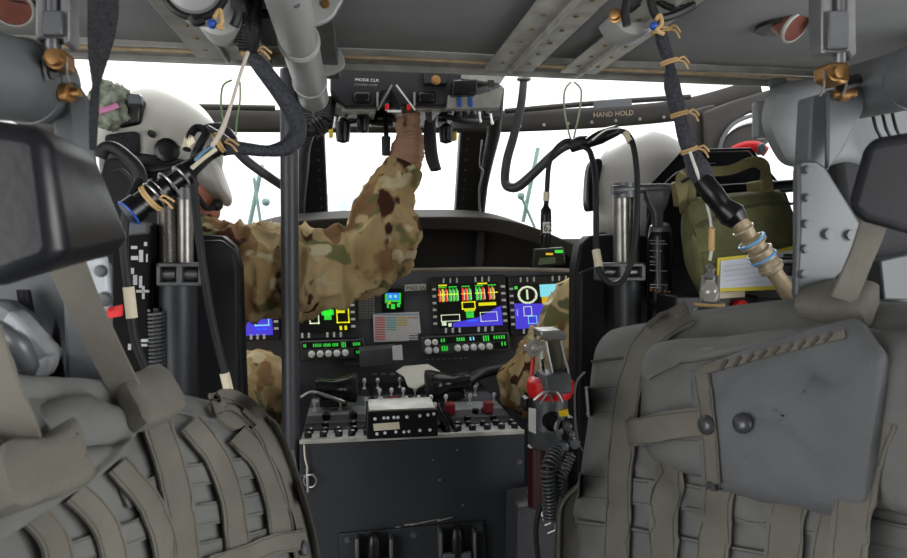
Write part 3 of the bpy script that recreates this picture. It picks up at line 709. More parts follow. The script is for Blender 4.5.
# glossy black grips lying over the console
def grip(lbl, pa, pb, ra, rb, Y):
    a, b = P(*pa, Y), P(*pb, Y); L = (b-a).length; r0, r1 = s(ra, Y), s(rb, Y)
    t = thing('hand_controller', lbl, 'grip', P((pa[0]+pb[0])/2, (pa[1]+pb[1])/2+18, Y), 'glossy black hand controllers')
    obj('barrel', M().lathe(a, b-a, [(0, r0*.5), (.004, r0*.95), (L*.2, r0), (L*.45, r0*.85), (L*.7, r1*.8), (L*.93, r1), (L, r1*.96), (L*1.01, r1*.5)], 28), mat('grip_gloss_black', '2a2a2c', .18, .25, .1), t)
    obj('end_cap', M().lathe(b, b-a, [(-.004, r1*1.04), (.008, r1*1.04), (.011, r1*.8), (.011, .001)], 28), black_m, t)
    obj('foot', M().box(P((pa[0]+pb[0])/2, pa[1]+14, Y), (L*.7, .03, .02)), black_m, t, .004)
grip('glossy black hand controller grip on the left of the centre console', (314, 388), (353, 388), 10, 14, 1.58)
grip('glossy black hand controller grip on the right of the centre console', (470, 380), (430, 385), 9, 15, 1.62)
m = rodpx([(300, 398, 1.5), (312, 392, 1.53), (330, 397, 1.53), (345, 402, 1.5)], .004); tag(obj('control_cable', m, alu_m), 'thin pale cable behind the left hand controller grip', 'cable')
m = rodpx([(462, 386, 1.72), (480, 374, 1.78), (505, 368, 1.8), (530, 364, 1.82)], .016, 12); tag(obj('duct_hose', m, mat('hose_satin_black', '2a2b2e', .4)), 'thick black hose curving from the right grip towards the instrument panel', 'hose')
# folded white paper over the panel foot
m = M(); pts = [(396, 371, 1.80), (404, 366, 1.80), (428, 364, 1.80), (440, 371, 1.74), (436, 378, 1.70), (416, 389, 1.62), (408, 386, 1.64), (404, 376, 1.74)]
m.prism([P(*q) for q in pts], (0, .002, -.003)); tag(obj('folded_paper', m, mat('paper_warm', 'd5d2c6', .7, 0, .03)), 'off-white folded paper draped over the front of the centre console', 'paper')
# ================================================================ OVERHEAD CONSOLE
oh = thing('overhead_console', 'black overhead switch console hanging from the ceiling between the windshield posts', 'overhead console', P(415, 95, 1.5))
navy = mat('overhead_black_blue', '0f0f16', .45, 0, .2, 12, .05)
m = M(); m.prism([P(x, y, 1.42) for x, y in ((330, 68), (498, 70), (500, 82), (452, 95), (448, 106), (400, 106), (392, 92), (382, 92), (376, 107), (345, 107), (330, 92))], (0, .36, .02)); obj('housing', m, navy, oh, .004)
m = plate([(330, 98), (346, 106), (448, 107), (500, 103), (500, 118), (470, 122), (340, 120), (326, 112)], 1.72, .10); obj('switch_deck', m, black_m, oh, .004)
m = plate([(448, 95), (480, 94), (504, 86), (500, 108), (447, 109)], 1.41, .03); rp_ = obj('right_bracket', m, lip_m, oh, .002)
m = plate([(464, 70), (510, 69), (500, 84), (461, 79)], 1.39, .02); obj('top_bracket', m, lip_m, oh, .002)
m = plate([(453, 80), (478, 79), (477, 94), (452, 95)], 1.385, .03); obj('relay_box', m, blackg_m, oh, .003)
m = plate([(488, 80), (494, 80), (494, 87), (488, 87)], 1.385, .004); obj('bracket_hole', m, black_m, oh)
for x in (459.5, 470.5): obj('tape_mark', plate([(x-1.6, 97), (x+1.6, 97), (x+1.8, 107), (x-1.6, 107)], 1.4055, .003), blue_m, oh)
m = plate([(424, 66), (448, 66), (448, 84), (424, 84)], 1.40, .02); br = obj('mount_block', m, black_m, oh, .003)
for (x, y, r) in ((431, 69, .006), (445, 69, .006), (436, 80, .008)): m = M(); bolt(m, P(x, y, 1.40), (0, -1, 0), r); obj('mount_bolt', m, bronze_m, br)
for (x0, x1) in ((392, 378), (396, 415)): obj('stay_wire', rodpx([(x0, 85, 1.40), (x1, 110, 1.405)], .0022, 6, 0), alu_m, oh)
for (x0, x1, y0, y1) in ((376.5, 378.5, 92, 106), (413.5, 415.5, 92, 106)): obj('divider', plate([(x0, y0), (x1, y0), (x1, y1), (x0, y1)], 1.41, .02), lip_m, oh)
for (x0, y0, x1, y1) in ((342, 107, 376, 112), (417, 105, 450, 110)): obj('light_rail', plate([(x0, y0), (x1, y0-1), (x1, y1-1), (x0, y1)], 1.45, .03), lip_m, oh, .002)
for (x, y) in ((362, 97), (427, 97)): obj('map_lamp', plate([(x-9, y-6), (x+9, y-6), (x+9, y+6), (x-9, y+6)], 1.41, .04), blackg_m, oh, .006)
m = plate([(387, 110), (401, 110), (401, 112), (387, 112)], 1.41, .006); obj('white_bar', m, white_m, oh)
for x in (386.5, 408.5): obj('fire_handle_guard', plate([(x-1.5, 104), (x+2.5, 104), (x+2.5, 109), (x-1.5, 110)], 1.405, .012), red_m, oh, .001)
q = P(355, 81, 1.418); text('lettering', 'MODE CLK', q, (1, 0, 0), (0, 0, 1), .006, white_m, oh, 1.2)
text('lettering', 'STANDBY COMP', P(354, 85.5, 1.418), (1, 0, 0), (0, 0, 1), .0042, mat('print_dim', '8a8a90'), oh, 1.1)
random.seed(8)
for i in range(26):
    x = 336+6.2*i+random.uniform(-1.5, 1.5); y = 113+random.uniform(-3, 6)
    if 396 < x < 424: continue
    r_ = random.choice(('cap', 'toggle', 'toggle', 'cap'))
    if r_ == 'cap': m = M().lathe(P(x, y, 1.70), (0, -.4, -1), [(-.004, .008), (.012, .0075), (.014, .003)], 10); obj('push_button', m, random.choice((gun_m, blackg_m, lip_m)), oh)
    else: m = M().lathe(P(x, y, 1.70), (random.uniform(-.3, .3), -.3, -1), [(-.004, .004), (.016, .003), (.020, .005), (.026, .004)], 8); obj('toggle_switch', m, btn, oh)
for (a, b) in (((345, 122), (372, 112)), ((366, 123), (350, 112)), ((440, 114), (478, 122)), ((385, 115), (402, 120)), ((352, 116), (392, 124))):
    obj('harness_tube', rodpx([(a[0], a[1], 1.66), ((a[0]+b[0])/2, (a[1]+b[1])/2+2, 1.64), (b[0], b[1], 1.66)], .007, 8, 4), rubber_m, oh)
for (x, y, r, h) in ((343, 136, 7, 20), (446, 138, 7, 16), (363, 128, 6, 14)):
    m = M().lathe(P(x, y+h*.35, 1.60), (0, 0, 1), [(0, .004), (.004, s(r, 1.6)*.9), (.02, s(r, 1.6)), (s(h, 1.6), s(r, 1.6)), (s(h, 1.6)+.01, .006)], 16); obj('swivel_lamp', m, blackg_m, oh)
for (x, y) in ((330, 134), (454, 137)): obj('amber_tab', plate([(x-1.5, y-5), (x+3, y-6), (x+3, y+3), (x-1, y+4)], 1.6, .01), yell_m, oh, .001)
# engine levers hanging down
lv = thing('overhead_lever', 'straight black overhead lever hanging left of the raised hand', 'lever', P(385, 125, 1.56), 'overhead engine levers')
obj('stem', rodpx([(386, 108, 1.58), (386, 130, 1.56), (387, 143, 1.55)], .006, 10), blackg_m, lv); obj('grip', rodpx([(386, 137, 1.555), (386, 155, 1.55)], (.011, .010), 10, 0), rubber_m, lv)
lv = thing('overhead_lever', 'thick curved black overhead lever hanging right of the raised hand', 'lever', P(430, 140, 1.5), 'overhead engine levers')
obj('grip', rodpx([(430, 121, 1.52), (430, 140, 1.50), (432, 158, 1.48), (436, 170, 1.46)], (.013, .015, .015, .013), 12, 5, flat=(1, 0, 0)), rubber_m, lv); obj('stem', rodpx([(428, 108, 1.54), (430, 124, 1.52)], .009, 10, 0), alu_m, lv)
# wire bundles down the centre posts
def bundle(name, lbl, pts, r, ma, cat='cable', n=10):
    return tag(obj(name, rodpx(pts, r, n), ma), lbl, cat)
bundle('wire_bundle', 'black wire bundle running down beside the right windshield post', [(497, 90, 1.7), (494, 130, 1.85), (488, 160, 2.0), (483, 190, 2.15), (480, 218, 2.28)], (.020, .021, .018, .014, .012), rubber_m)
bundle('wire_bundle', 'braided wire bundle running down beside the left windshield post', [(322, 106, 1.7), (306, 140, 1.85), (303, 170, 2.0), (301, 195, 2.15), (300, 220, 2.28)], (.017, .018, .018, .017, .016), braid_m)
bundle('white_lead', 'thin white lead dangling beside the right windshield post', [(482, 140, 1.95), (480, 165, 2.0), (483, 172, 2.02), (479, 190, 2.1), (480, 212, 2.2)], .003, alu_m)
t = thing('oxygen_hose', 'coiled black corrugated hose hanging below the end of the big grey tube', 'hose', P(318, 120, 1.5))
m = M().helix([P(*q) for q in ((302, 88, 1.5), (303, 118, 1.48), (312, 130, 1.46), (324, 124, 1.46), (327, 100, 1.5))], .017, .0045, 26); obj('coil', m, rubber_m, t)
m = rodpx([(302, 88, 1.5), (303, 118, 1.48), (312, 130, 1.46), (324, 124, 1.46), (327, 100, 1.5)], .013, 10); obj('core', m, black_m, t)
# ================================================================ CEILING FITTINGS
t = thing('flight_control_tube', 'large light grey tube running under the ceiling above the upright pole', 'tube', P(296, 50, 1.2))
tg = mat('tube_light_grey', '9fa1a0', .42, .1, .08, 10, .03)
a = P(279, -35, .82); b = P(314, 98, 1.42); d = (b-a).normalized()
obj('tube', M().lathe(a, d, [(0, .0305), ((b-a).length-.004, .0305), ((b-a).length, .027)], 32), tg, t)
a2 = P(318, -30, .95); b2 = P(332, 72, 1.34); obj('side_channel', M().tube([a2, b2], .022, 4, 0), gun_m, t, .003)
for (poly, Y, q) in (([(284, -8), (290, 25), (306, 27), (328, 20), (338, 8), (340, -8)], .98, (325, 4)), ([(304, 60), (306, 79), (322, 77), (341, 70), (345, 61), (340, 50), (328, 47), (322, 52)], 1.26, (333, 62))):
    f_ = obj('flange', plate(smoothpoly(poly, 3), Y, .012), tg, t, .002)
    m = M(); bolt(m, P(q[0], q[1], Y), (0, -1, 0), .006); obj('flange_bolt', m, bronze_m, f_)
for f_, r in ((.42, .033), (.44, .0335), (.80, .033)): obj('clamp_ring', M().torus(a+(b-a)*f_, d, .0305, .003, 28), tg, t)
for (x, y, Y) in ((296, 4, .9), (302, 20, 1.0)): m = M(); bolt(m, P(x, y, Y-.03), (0, -1, 0), .004); obj('tube_screw', m, gun_m, t)
m = M(); bolt(m, P(343, 22, 1.1), (0, 0, -1), .005); tag(obj('ceiling_bolt', m, bronze_m), 'small bronze bolt in the ceiling right of the big grey tube', 'bolt')
def drum(lbl, cx, cy, r, Y, cx2, cy2, r2, arcs, hook):
    t = thing('harness_reel', lbl, 'reel', P(cx, cy, Y), 'round harness reels on the ceiling')
    R = s(r, Y); c = P(cx, cy, Y)
    obj('drum', M().lathe(c+Vector((0, .05, 0)), (0, -1, 0), [(0, R*.9), (.004, R), (.05, R), (.056, R*.93), (.06, R*.6), (.061, .001)], 32), tg, t)
    R2 = s(r2, Y*.9); c2 = P(cx2, cy2, Y*.9); obj('upper_drum', M().lathe(c2+Vector((0, .05, 0)), (0, -1, 0), [(0, R2*.9), (.004, R2), (.05, R2), (.058, R2*.9), (.064, R2*.5), (.065, .001)], 32), tg, t)
    obj('band', M().torus(c2+Vector((0, .0, 0)), (0, 1, 0), R2*1.07, R2*.13, 36, 8), black_m, t)
    for arc in arcs: obj('strap_bar', rodpx([(x, y, Y*.9-.03) for x, y in arc], .006, 8), black_m, t)
    obj('hook', rodpx([(x, y, Y*.9-.04) for x, y in hook], .0028, 8), tie_m, t)
    m = M().ball(P(hook[0][0]-2, hook[0][1]+6, Y*.9-.035), .006, 10, 8); obj('blue_button', m, blue_m, t)
    return t
drum('grey harness reel on the ceiling at upper left with a black band and blue button', 219, 14, 22, 1.0, 194, -14, 27, [[(192, 16), (196, 22), (204, 20)], [(236, 0), (238, 14), (234, 26)]], [(214, 18), (220, 10), (222, 22), (218, 27), (224, 28)])
drum('grey harness reel on the ceiling at upper right beside a brass nut', 634, 10, 28, 1.0, 676, -20, 27, [[(627, 0), (625, 14), (627, 26)], [(650, -2), (654, 12), (660, 18), (676, 14), (694, 5)]], [(656, 20), (660, 15), (662, 24), (657, 30), (664, 34)])
m = M(); bolt(m, P(616, 16, .93), (-.7, -1, 0), .008, .012); tag(obj('brass_nut', m, bronze_m), 'brass nut beside the upper right harness reel', 'nut')
def cup(lbl, x, y, r, Y):
    t = thing('air_nozzle', lbl, 'nozzle', P(x, y, Y), 'copper coloured nozzles in the ceiling')
    c = PZ(x, y, ZC-.022); ax = Vector((.25, -.55, -.5)); R = s(r, c.y)
    obj('cup', M().lathe(c, -ax, [(-.004, R*.92), (0, R), (.006, R*1.02), (.02, R*.95), (.04, R*.8), (.041, R*.3), (.012, R*.28), (.001, R*.88)], 24), copper_m, t)
    obj('rim', M().torus(c, ax, R, .004, 28), lip_m, t)
    obj('opening', M().lathe((c.x-.005, c.y+.03, ZC-.016), (0, 0, 1), [(0, R*1.6), (.02, R*1.6)], 24), black_m, t)
cup('copper coloured air nozzle in the ceiling at upper right', 795, 27, 16, .9)
cup('copper coloured air nozzle in the upper left corner of the ceiling', 12, 8, 16, .8)
m = M().lathe(P(822, 32, .95), (0, 0, 1), [(0, .012), (.04, .012)], 16); tag(obj('ceiling_plug', m, black_m), 'dark round hole plug in the ceiling beside the right hanger', 'plug')

# foreground hangers and bolts
def hanger(lbl, x, y, Y, w_, flip):
    t = thing('litter_hanger', lbl, 'hanger', P(x, y, Y), 'metal channel hangers')
    hw = w_/2
    m = plate([(x-hw, -60), (x-hw*.45, -60), (x-hw*.45, y-6), (x+hw*.45, y-6), (x+hw*.45, -60), (x+hw, -60), (x+hw*1.05, y+2), (x+hw*.75, y+8), (x+hw*.6, y), (x-hw*.7, y), (x-hw, y+2)], Y, .025); obj('channel', m, mat('hanger_grey', '77777a', .35, .5, .2, 20), t, .002)
    m = plate([(x-hw*.6, 10), (x+hw*.6, 10), (x+hw*.6, y-3), (x-hw*.6, y-3)], Y-.006, .02); obj('front_plate', m, gun_m, t, .002)
    obj('shaft', M().cyl(P(x, -60, Y+.01), P(x+1, y+14, Y+.01), .008), mat('shaft_steel', '88888c', .25, .8), t)
    m = plate([(x-10, y+10), (x+6, y+9), (x+12, y+12), (x+12, y+30), (x+3, y+32), (x-9, y+26)], Y-.006, .03); sh = obj('shackle', m, bronze_m, t, .004)
    m = M(); bolt(m, P(x+4*flip, y+21, Y-.008), (0, -1, 0), .008, .010); obj('nut', m, bronze_m, sh)
    m = M().cyl(P(x-18*flip, y+28, Y+.01), P(x+2, y+33, Y+.01), .009); obj('pin', m, blackg_m, sh)
    for dx in (-8, 14): obj('split_wire', rodpx([(x+dx*flip, y+18, Y), (x+(dx+1)*flip, y+34, Y), (x+(dx+5)*flip, y+44, Y)], .0016, 6), alu_m, sh)
hanger('dark metal channel hanger with bronze shackle at upper left', 52, 38, .72, 34, 1)
hanger('dark metal channel hanger with bronze shackle at upper right', 839, 52, .74, 34, -1)

# foreground seat frames
def seat_frame(lbl, tube, ring, post_, gus, bolts, Y, extra):
    t = thing('crew_seat_frame', lbl, 'seat frame', P(post_[0][0], 300, Y), 'grey crew seat frames')
    a = P(*tube[0]); b = P(*tube[1]); r = tube[2]
    obj('top_tube', M().lathe(a, b-a, [(0, r), ((b-a).length-.01, r), ((b-a).length, r*.85), ((b-a).length+.001, .001)], 32), mat('seat_tube_grey', '5f6366', .5, .1, .1, 8, .05), t)
    c = a.lerp(b, ring); obj('ring', M().torus(c, b-a, r*1.0, .0022, 36), gun_m, t)
    obj('post', plate(post_, Y+.03, .03), mat('seat_post_grey', '565a5d', .5, .1, .1, 8, .05), t, .006)
    g_ = obj('gusset_plate', plate(gus, Y, .012), grey_m if post_[0][0] > 400 else mat('gusset_pale_grey', '9aa0a4', .45, .1, .1), t, .004)
    for (x, y, k) in bolts:
        m = M(); bolt(m, P(x, y, Y), (0, -1, 0), .0052*k, .006); obj('bolt', m, grey_m, g_)
    for n_, e, Ye, th, ma in extra: obj(n_, plate(e, Ye, th), ma, t, .003)
    return t
seat_frame('grey bolted crew seat frame behind the bag on the right', (P(960, 66, .80) and (980, 62, .62), (856, 92, .84), .038), .45,
    [(806, 165), (828, 165), (828, 430), (806, 430)], [(798, 163), (803, 160), (817, 160), (826, 166), (869, 236), (866, 252), (812, 302), (803, 302), (796, 296), (799, 230)],
    [(806, 170, 1), (806, 198, 1), (805, 224, 1), (804, 249, 1), (802, 274, 1), (827, 234, 1.35), (849, 235, 1.35)], .75,
    [('upper_post', [(812, 96), (828, 92), (830, 170), (808, 170)], .79, .03, mat('seat_post_grey', '565a5d')), ('angle_plate', [(828, 90), (860, 84), (866, 92), (864, 110), (842, 152), (828, 170)], .77, .008, grey_m),
     ('rear_strut', [(828, 300), (907, 285), (950, 290), (950, 430), (830, 430)], .95, .04, gun_m), ('side_bracket', [(880, 260), (930, 250), (930, 300), (884, 300)], .85, .03, grey_m)])
seat_frame('grey bolted crew seat frame behind the bag on the left', ((-60, 66, .66), (50, 86, .80), .043), .72,
    [(60, 262), (104, 262), (106, 430), (66, 430)], [(66, 255), (105, 255), (109, 300), (104, 314), (94, 306), (80, 285)],
    [(101, 271, 1), (105, 299, 1.2)], .72,
    [('upper_post', [(48, 84), (66, 80), (84, 190), (60, 190)], .78, .03, mat('seat_post_grey', '565a5d')), ('angle_plate', [(66, 82), (76, 82), (88, 100), (98, 190), (98, 230), (78, 230)], .76, .008, grey_m),
     ('side_web', [(-120, 262), (72, 262), (78, 430), (-120, 430)], .82, .02, mat('seat_post_dark', '4c5054'))])
for (x, y, Y, l_) in ((840, 93, .765, 'brass bolt on the grey angle plate at upper right'), (62, 92, .755, 'brass bolt on the grey angle plate at upper left')):
    m = M().lathe(P(x-7, y+1, Y), (1, -.25, 0), [(0, .006), (.008, .006), (.009, .010), (.018, .010), (.019, .005), (.028, .005), (.029, .002)], 12); tag(obj('brass_bolt', m, bronze_m), l_, 'bolt')
t = thing('seat_back_and_shade', 'dark seat back pad with painted wall shade, behind the grey bolted frame at the right edge', 'pad', P(900, 300, .93))
obj('pad', plate(smoothpoly([(838, 128), (870, 112), (1000, 105), (1000, 330), (860, 330), (850, 240)], 3), .93, .04), mat('pad_and_shade_charcoal', '232427', .8, 0, .2), t, .01)  # one dark plate: seat back below, shade on the wall painted above
obj('fitting', plate(smoothpoly([(884, 262), (907, 256), (960, 256), (960, 300), (890, 300)], 3), .90, .02), gun_m, t, .005)
for x in (876, 886, 896): obj('loose_wire', rodpx([(x-4, 112, .9), (x, 128, .89), (x+6, 142, .89), (x+2, 160, .9)], .0025, 6), black_m, t)
# black padded head cushions close to the camera
def cushion(lbl, near, Yn, far, Yf_, vm):
    t = thing('head_cushion', lbl, 'cushion', P(near[0][0], near[0][1]+60, Yn), 'black padded head cushions')
    n_ = len(near); mid = [((a[0]+b[0])/2+(1 if True else 0), (a[1]+b[1])/2) for a, b in zip(near, far)]
    m = M(); vs = [P(x, y, Yn) for x, y in near]+[P(x, y, (Yn+Yf_)/2) for x, y in mid]+[P(x, y, Yf_) for x, y in far]
    fs = [tuple(range(n_))[::-1], tuple(range(2*n_, 3*n_))]
    for k in range(2):
        for i in range(n_): fs.append((k*n_+i, k*n_+(i+1) % n_, (k+1)*n_+(i+1) % n_, (k+1)*n_+i))
    m.add(vs, fs); o = obj('pad', m, vm, t, .012, 60, seg=4)
    return t
cushion('black vinyl head cushion at far left foreground, the larger one', [(-190, 90), (30, 124), (50, 134), (64, 250), (54, 268), (0, 287), (-190, 300)], .43, [(-60, 120), (76, 144), (96, 154), (131, 236), (126, 252), (60, 268), (-60, 276)], .56, mat('vinyl_black', '121317', .36, 0, .12, 10, .06, 120, spec=.4))
cushion('black vinyl head cushion at far right foreground, partly out of frame', [(866, 140), (882, 136), (1040, 112), (1040, 246), (907, 236), (864, 224), (846, 210)], .52, [(868, 144), (880, 142), (1000, 122), (1000, 222), (907, 215), (866, 208), (852, 200)], .60, mat('vinyl_black_matt', '131417', .65, 0, .12, 10, .06, 120, spec=.15))
# hanging black strap upper left
m = ribbon([P(103, -30, .70), P(103, 10, .70), P(101, 35, .70), P(98, 60, .70), P(96, 85, .70), P(94, 110, .70), P(93, 150, .72)], [s(27, .7), s(26, .7), s(23, .7), s(16, .7), s(6, .7), s(8, .7), s(6, .7)], (1, 0, 0), .0025)
tag(obj('hanging_strap', m, web_m), 'twisted black webbing strap hanging from the ceiling at upper left', 'strap')
# upright pole
m = rodpx([(289, 70, 1.36), (289, 100, 1.36), (290, 280, 1.36), (292, 560, 1.36)], s(8.6, 1.36), 24, 2)
tag(obj('upright_pole', m, mat('pole_dark_grey', '434448', .42, .2, .12, 10, .05)), 'dark grey upright pole in front of the raised camouflage arm', 'pole')
# ================================================================ PILOT SEATS
panel_m = mat('armour_panel_black', '141517', .6, 0, .2, 10, .15, 90, spec=.25)
ribbed = mat('ribbed_gunmetal', '55524d', .4, .6, .3, 30)
def pseat(lbl, base, parts):
    t = thing('pilot_seat', lbl, 'pilot seat', base, 'armoured pilot seats')
    for (n_, poly, Y, th, ma) in parts: obj(n_, plate(poly, Y, th), ma, t, .006)
    return t
ls = pseat('black armoured pilot seat on the left behind the pilot with raised arm', (P(170, 400, 1.3).x, 1.3, 0),
    [('back_shell', [(96, 190), (104, 158), (125, 156), (138, 172), (146, 200), (186, 206), (198, 234), (222, 236), (234, 246), (240, 268), (241, 300), (246, 440), (250, 640), (96, 640)], 1.30, .05, panel_m),
     ('side_panel', [(196, 240), (222, 240), (234, 250), (238, 270), (240, 520), (196, 520)], 1.275, .015, mat('armour_panel_edge', '1b1c1f', .55, 0, .15, 10, .15, 90, spec=.25))])
rs = pseat('black armoured pilot seat on the right with an olive bag hanging behind it', (P(660, 400, 1.3).x, 1.3, 0),
    [('back_shell', [(574, 640), (576, 270), (580, 246), (590, 236), (612, 234), (700, 236), (810, 250), (810, 640)], 1.30, .05, panel_m),
     ('upper_wing', [(648, 300), (648, 190), (682, 152), (750, 150), (782, 190), (798, 240), (798, 300)], 1.29, .012, panel_m),
     ('side_panel', [(578, 520), (580, 272), (606, 262), (606, 520)], 1.275, .012, MATS['armour_panel_edge'])])
obj('wing_edge', rodpx([(645, 200, 1.285), (650, 186, 1.285), (683, 151, 1.285), (750, 149, 1.285), (783, 190, 1.285), (796, 225, 1.285)], .0035, 8, 1), blackg_m, rs)
obj('loop_cable', rodpx([(646, 236, 1.27), (652, 210, 1.27), (668, 182, 1.27), (690, 168, 1.27), (715, 165, 1.27)], .0045, 8), blackg_m, rs)
def vtube(x, y0, y1, Y, rp_, n=20): return M().cyl(P(x, y0, Y), P(x+.4, y1, Y), s(rp_, Y), n)
def ribtube(x, y0, y1, Y, rp_):
    a = P(x, y1, Y); L = P(x, y0, Y).z-a.z; r = s(rp_, Y); n_ = 34; pr = []
    for i in range(n_): pr += [(L*i/n_, r), (L*(i+.6)/n_, r), (L*(i+.7)/n_, r*.93), (L*(i+.95)/n_, r*.93)]
    return M().lathe(a, (0, 0, 1), pr, 20)
obj('adjuster_tube', ribtube(168, 184, 264, 1.215, 8.5), ribbed, ls); obj('guide_tube', vtube(185, 196, 264, 1.22, 7.5), steel_m, ls)
obj('tube_cap', vtube(185, 188, 200, 1.22, 8.5), gun_m, ls); obj('lower_tube', vtube(178, 284, 640, 1.21, 18), mat('tube_dark', '2c2e31', .45, .2), ls)
def clamp(par, x0, x1, y0, y1, Y):
    m = M(); xm = (x0+x1)/2
    for (a, b, c, d) in ((x0, x1, y0, y0+4), (x0, x1, y1-4, y1), (x0, x0+4, y0, y1), (x1-4, x1, y0, y1), (xm-3, xm+3, y0, y1)): m.prism([P(a, b_, Y) for a, b_ in ((a, c), (b, c), (b, d), (a, d))], (0, .035, 0))
    k = obj('clamp_block', m, gun_m, par, .002)
    for (a, b) in ((x0+3, xm-2), (xm+2, x1-3)): obj('roller', M().cyl(P(a, (y0+y1)/2, Y+.02), P(b, (y0+y1)/2, Y+.02), s((y1-y0)*.3, Y)), mat('roller_steel', '6d6c6a', .3, .8), k)
clamp(ls, 156, 202, 263, 286, 1.17); clamp(rs, 600, 646, 263, 281, 1.17)
obj('adjuster_tube', vtube(621, 196, 264, 1.21, 8.5), steel_m, rs); obj('guide_tube', ribtube(634, 190, 264, 1.22, 5.5), ribbed, rs); obj('tube_cap', vtube(625, 183, 198, 1.205, 12.5), gun_m, rs)
obj('lower_tube', vtube(627, 280, 640, 1.21, 14), MATS['tube_dark'], rs)
obj('cross_bar', rodpx([(612, 190, 1.19), (660, 188, 1.19), (700, 190, 1.19)], .009, 12, 2), gun_m, rs)
obj('fork', plate([(646, 190), (672, 190), (668, 205), (664, 212), (664, 228), (656, 228), (655, 212), (650, 204)], 1.18, .02), gun_m, rs, .003)
obj('handle_bar', rodpx([(700, 192, 1.2), (750, 189, 1.2), (802, 185, 1.2)], .013, 14, 2), blackg_m, rs)
for x in (704, 758): obj('bar_collar', M().cyl(P(x, 191, 1.2), P(x+4, 191, 1.2), .015), steel_m, rs)
# canister on the right seat
cn = thing('canister', 'black cylindrical canister with white print behind the right pilot seat', 'canister', P(661, 350, 1.2))
q0 = P(661, 345, 1.2); q1 = P(660, 228, 1.2); r = s(13.5, 1.2); L = (q1-q0).length
obj('body', M().lathe(q0, q1-q0, [(0, r*1.05), (L*.30, r*1.05), (L*.31, r*.97), (L*.34, r*.97), (L*.35, r*1.03), (L*.38, r*1.03), (L*.39, r*.95), (L*.92, r*.95), (L*.96, r*.88), (L, r*.7)], 28), blackg_m, cn)
obj('cap', M().lathe(q1, q1-q0, [(-.008, r*.85), (.004, r*.8), (.010, r*.5), (.012, .001)], 24), gun_m, cn)
for i, (yy, w_) in enumerate(((240, 15), (243, 17), (250, 12), (256, 6), (261, 5), (264, 8), (270, 17), (284, 18), (287, 12))): obj('print_line', plate([(650, yy), (650+w_, yy+.6), (650+w_, yy+1.5), (650, yy+.9)], 1.2-r*.98, .0015), mat('print_dim', '8a8a90'), cn)
obj('print_line', plate([(657, 236), (658.3, 236), (658.3, 288), (657, 288)], 1.2-r*1.0, .0015), mat('print_dim', '8a8a90'), cn)
for i in range(5): obj('stud', M().ball(P(651+4.5*i, 290+.5*i, 1.2-r), .003, 8, 6), bronze_m, cn)
# left seat equipment
eq = thing('seat_control_box', 'narrow black box with white markings behind the left pilot seat', 'control box', P(132, 372, 1.2))
obj('case', plate([(112, 226), (150, 223), (151, 236), (148, 300), (150, 372), (112, 372)], 1.17, .06), mat('box_matt_black', '0c0c0d', .7, 0, .1, spec=.15), eq, .005)
for (x0, y0, x1, y1) in ((131, 246, 137, 249), (131, 256, 138, 260), (139, 250, 143, 262), (144, 242, 147, 246), (131, 268, 134, 274), (133, 275, 137, 285), (139, 276, 142, 288), (136, 290, 149, 292.5), (142, 286, 144.5, 299), (141, 339, 148, 342), (141, 344, 147, 346.5), (128, 344, 131, 350), (146, 254, 147.5, 262)):
    obj('marking', plate([(x0, y0), (x1, y0), (x1, y1), (x0, y1)], 1.1685, .002), mat('print_grey', 'b4b4b6'), eq)
obj('cap', plate([(120, 222), (148, 222), (148, 234), (124, 236)], 1.16, .03), mat('seat_post_dark', '4c5054'), eq, .004)
m = plate([(107, 308), (121, 305), (121, 316), (107, 319)], .732, .006); tag(obj('red_flag', m, red_m), 'small red tag beside the bolted grey plate on the left', 'tag')
sp = thing('recoil_spring', 'black coil spring hanging beside the left seat tube', 'spring', P(157, 400, 1.18)); obj('coil', M().helix([P(156, 310, 1.18), P(157, 350, 1.18), P(158, 395, 1.18)], .013, .0028, 22), gun_m, sp); obj('rod', M().cyl(P(156, 308, 1.18), P(158, 396, 1.18), .006), black_m, sp)
bundle('padded_bar', 'padded black loop bar behind the helmet on the left', [(100, 158, 1.2), (104, 149, 1.2), (114, 148, 1.2), (130, 160, 1.2), (140, 174, 1.2), (143, 200, 1.2)], .011, rubber_m, 'bar', 14)
bundle('thin_wire', 'thin black wire arcing above the connector on the left', [(112, 172, 1.15), (122, 170, 1.15), (132, 180, 1.15), (136, 192, 1.15)], .0025, rubber_m)
bundle('gooseneck_arm', 'curved dark gooseneck arm behind the upright pole', [(206, 127, 1.3), (214, 132, 1.32), (228, 142, 1.35), (246, 160, 1.38), (262, 172, 1.4), (284, 187, 1.42)], (.006, .007, .009, .010, .010, .009), mat('gooseneck_grey', '3d3c3f', .5), 'arm')
# ================================================================ AVIATORS
def person(lbl, base): return thing('person', lbl, 'person', base)
def px3(pts): return [P(*q) for q in pts]
pl_ = person('aviator at left in grey helmet and camouflage, right arm raised to the overhead console', (P(180, 300, 1.45).x, 1.45, .3))
HC = P(163, 152, 1.48); RH = Matrix.Rotation(math.radians(-78), 3, 'Z') @ Matrix.Rotation(math.radians(-6), 3, 'X')
body = M()
hc = P(176, 168, 1.48); body.ball(hc, (.078, .095, .112), 20, 14, RH)
for (dx, dy, dz, r) in ((0, .094, -.012, .012), (0, .088, -.045, .02), (0, .075, -.085, .026), (0, .098, -.025, .013)): body.ball(hc+RH @ Vector((dx, dy, dz)), r, 10, 8)   # nose, lips, chin
body.tube([hc+Vector((-.01, 0, -.08)), P(170, 235, 1.46)], (.055, .062), 14)
body.tube(px3([(165, 240, 1.44), (170, 300, 1.44), (170, 390, 1.42)]), (.11, .11, .11), 18)
body.tube(px3([(185, 262, 1.44), (260, 270, 1.47), (330, 270, 1.5), (376, 254, 1.52)]), (.07, .06, .052, .045), 14)
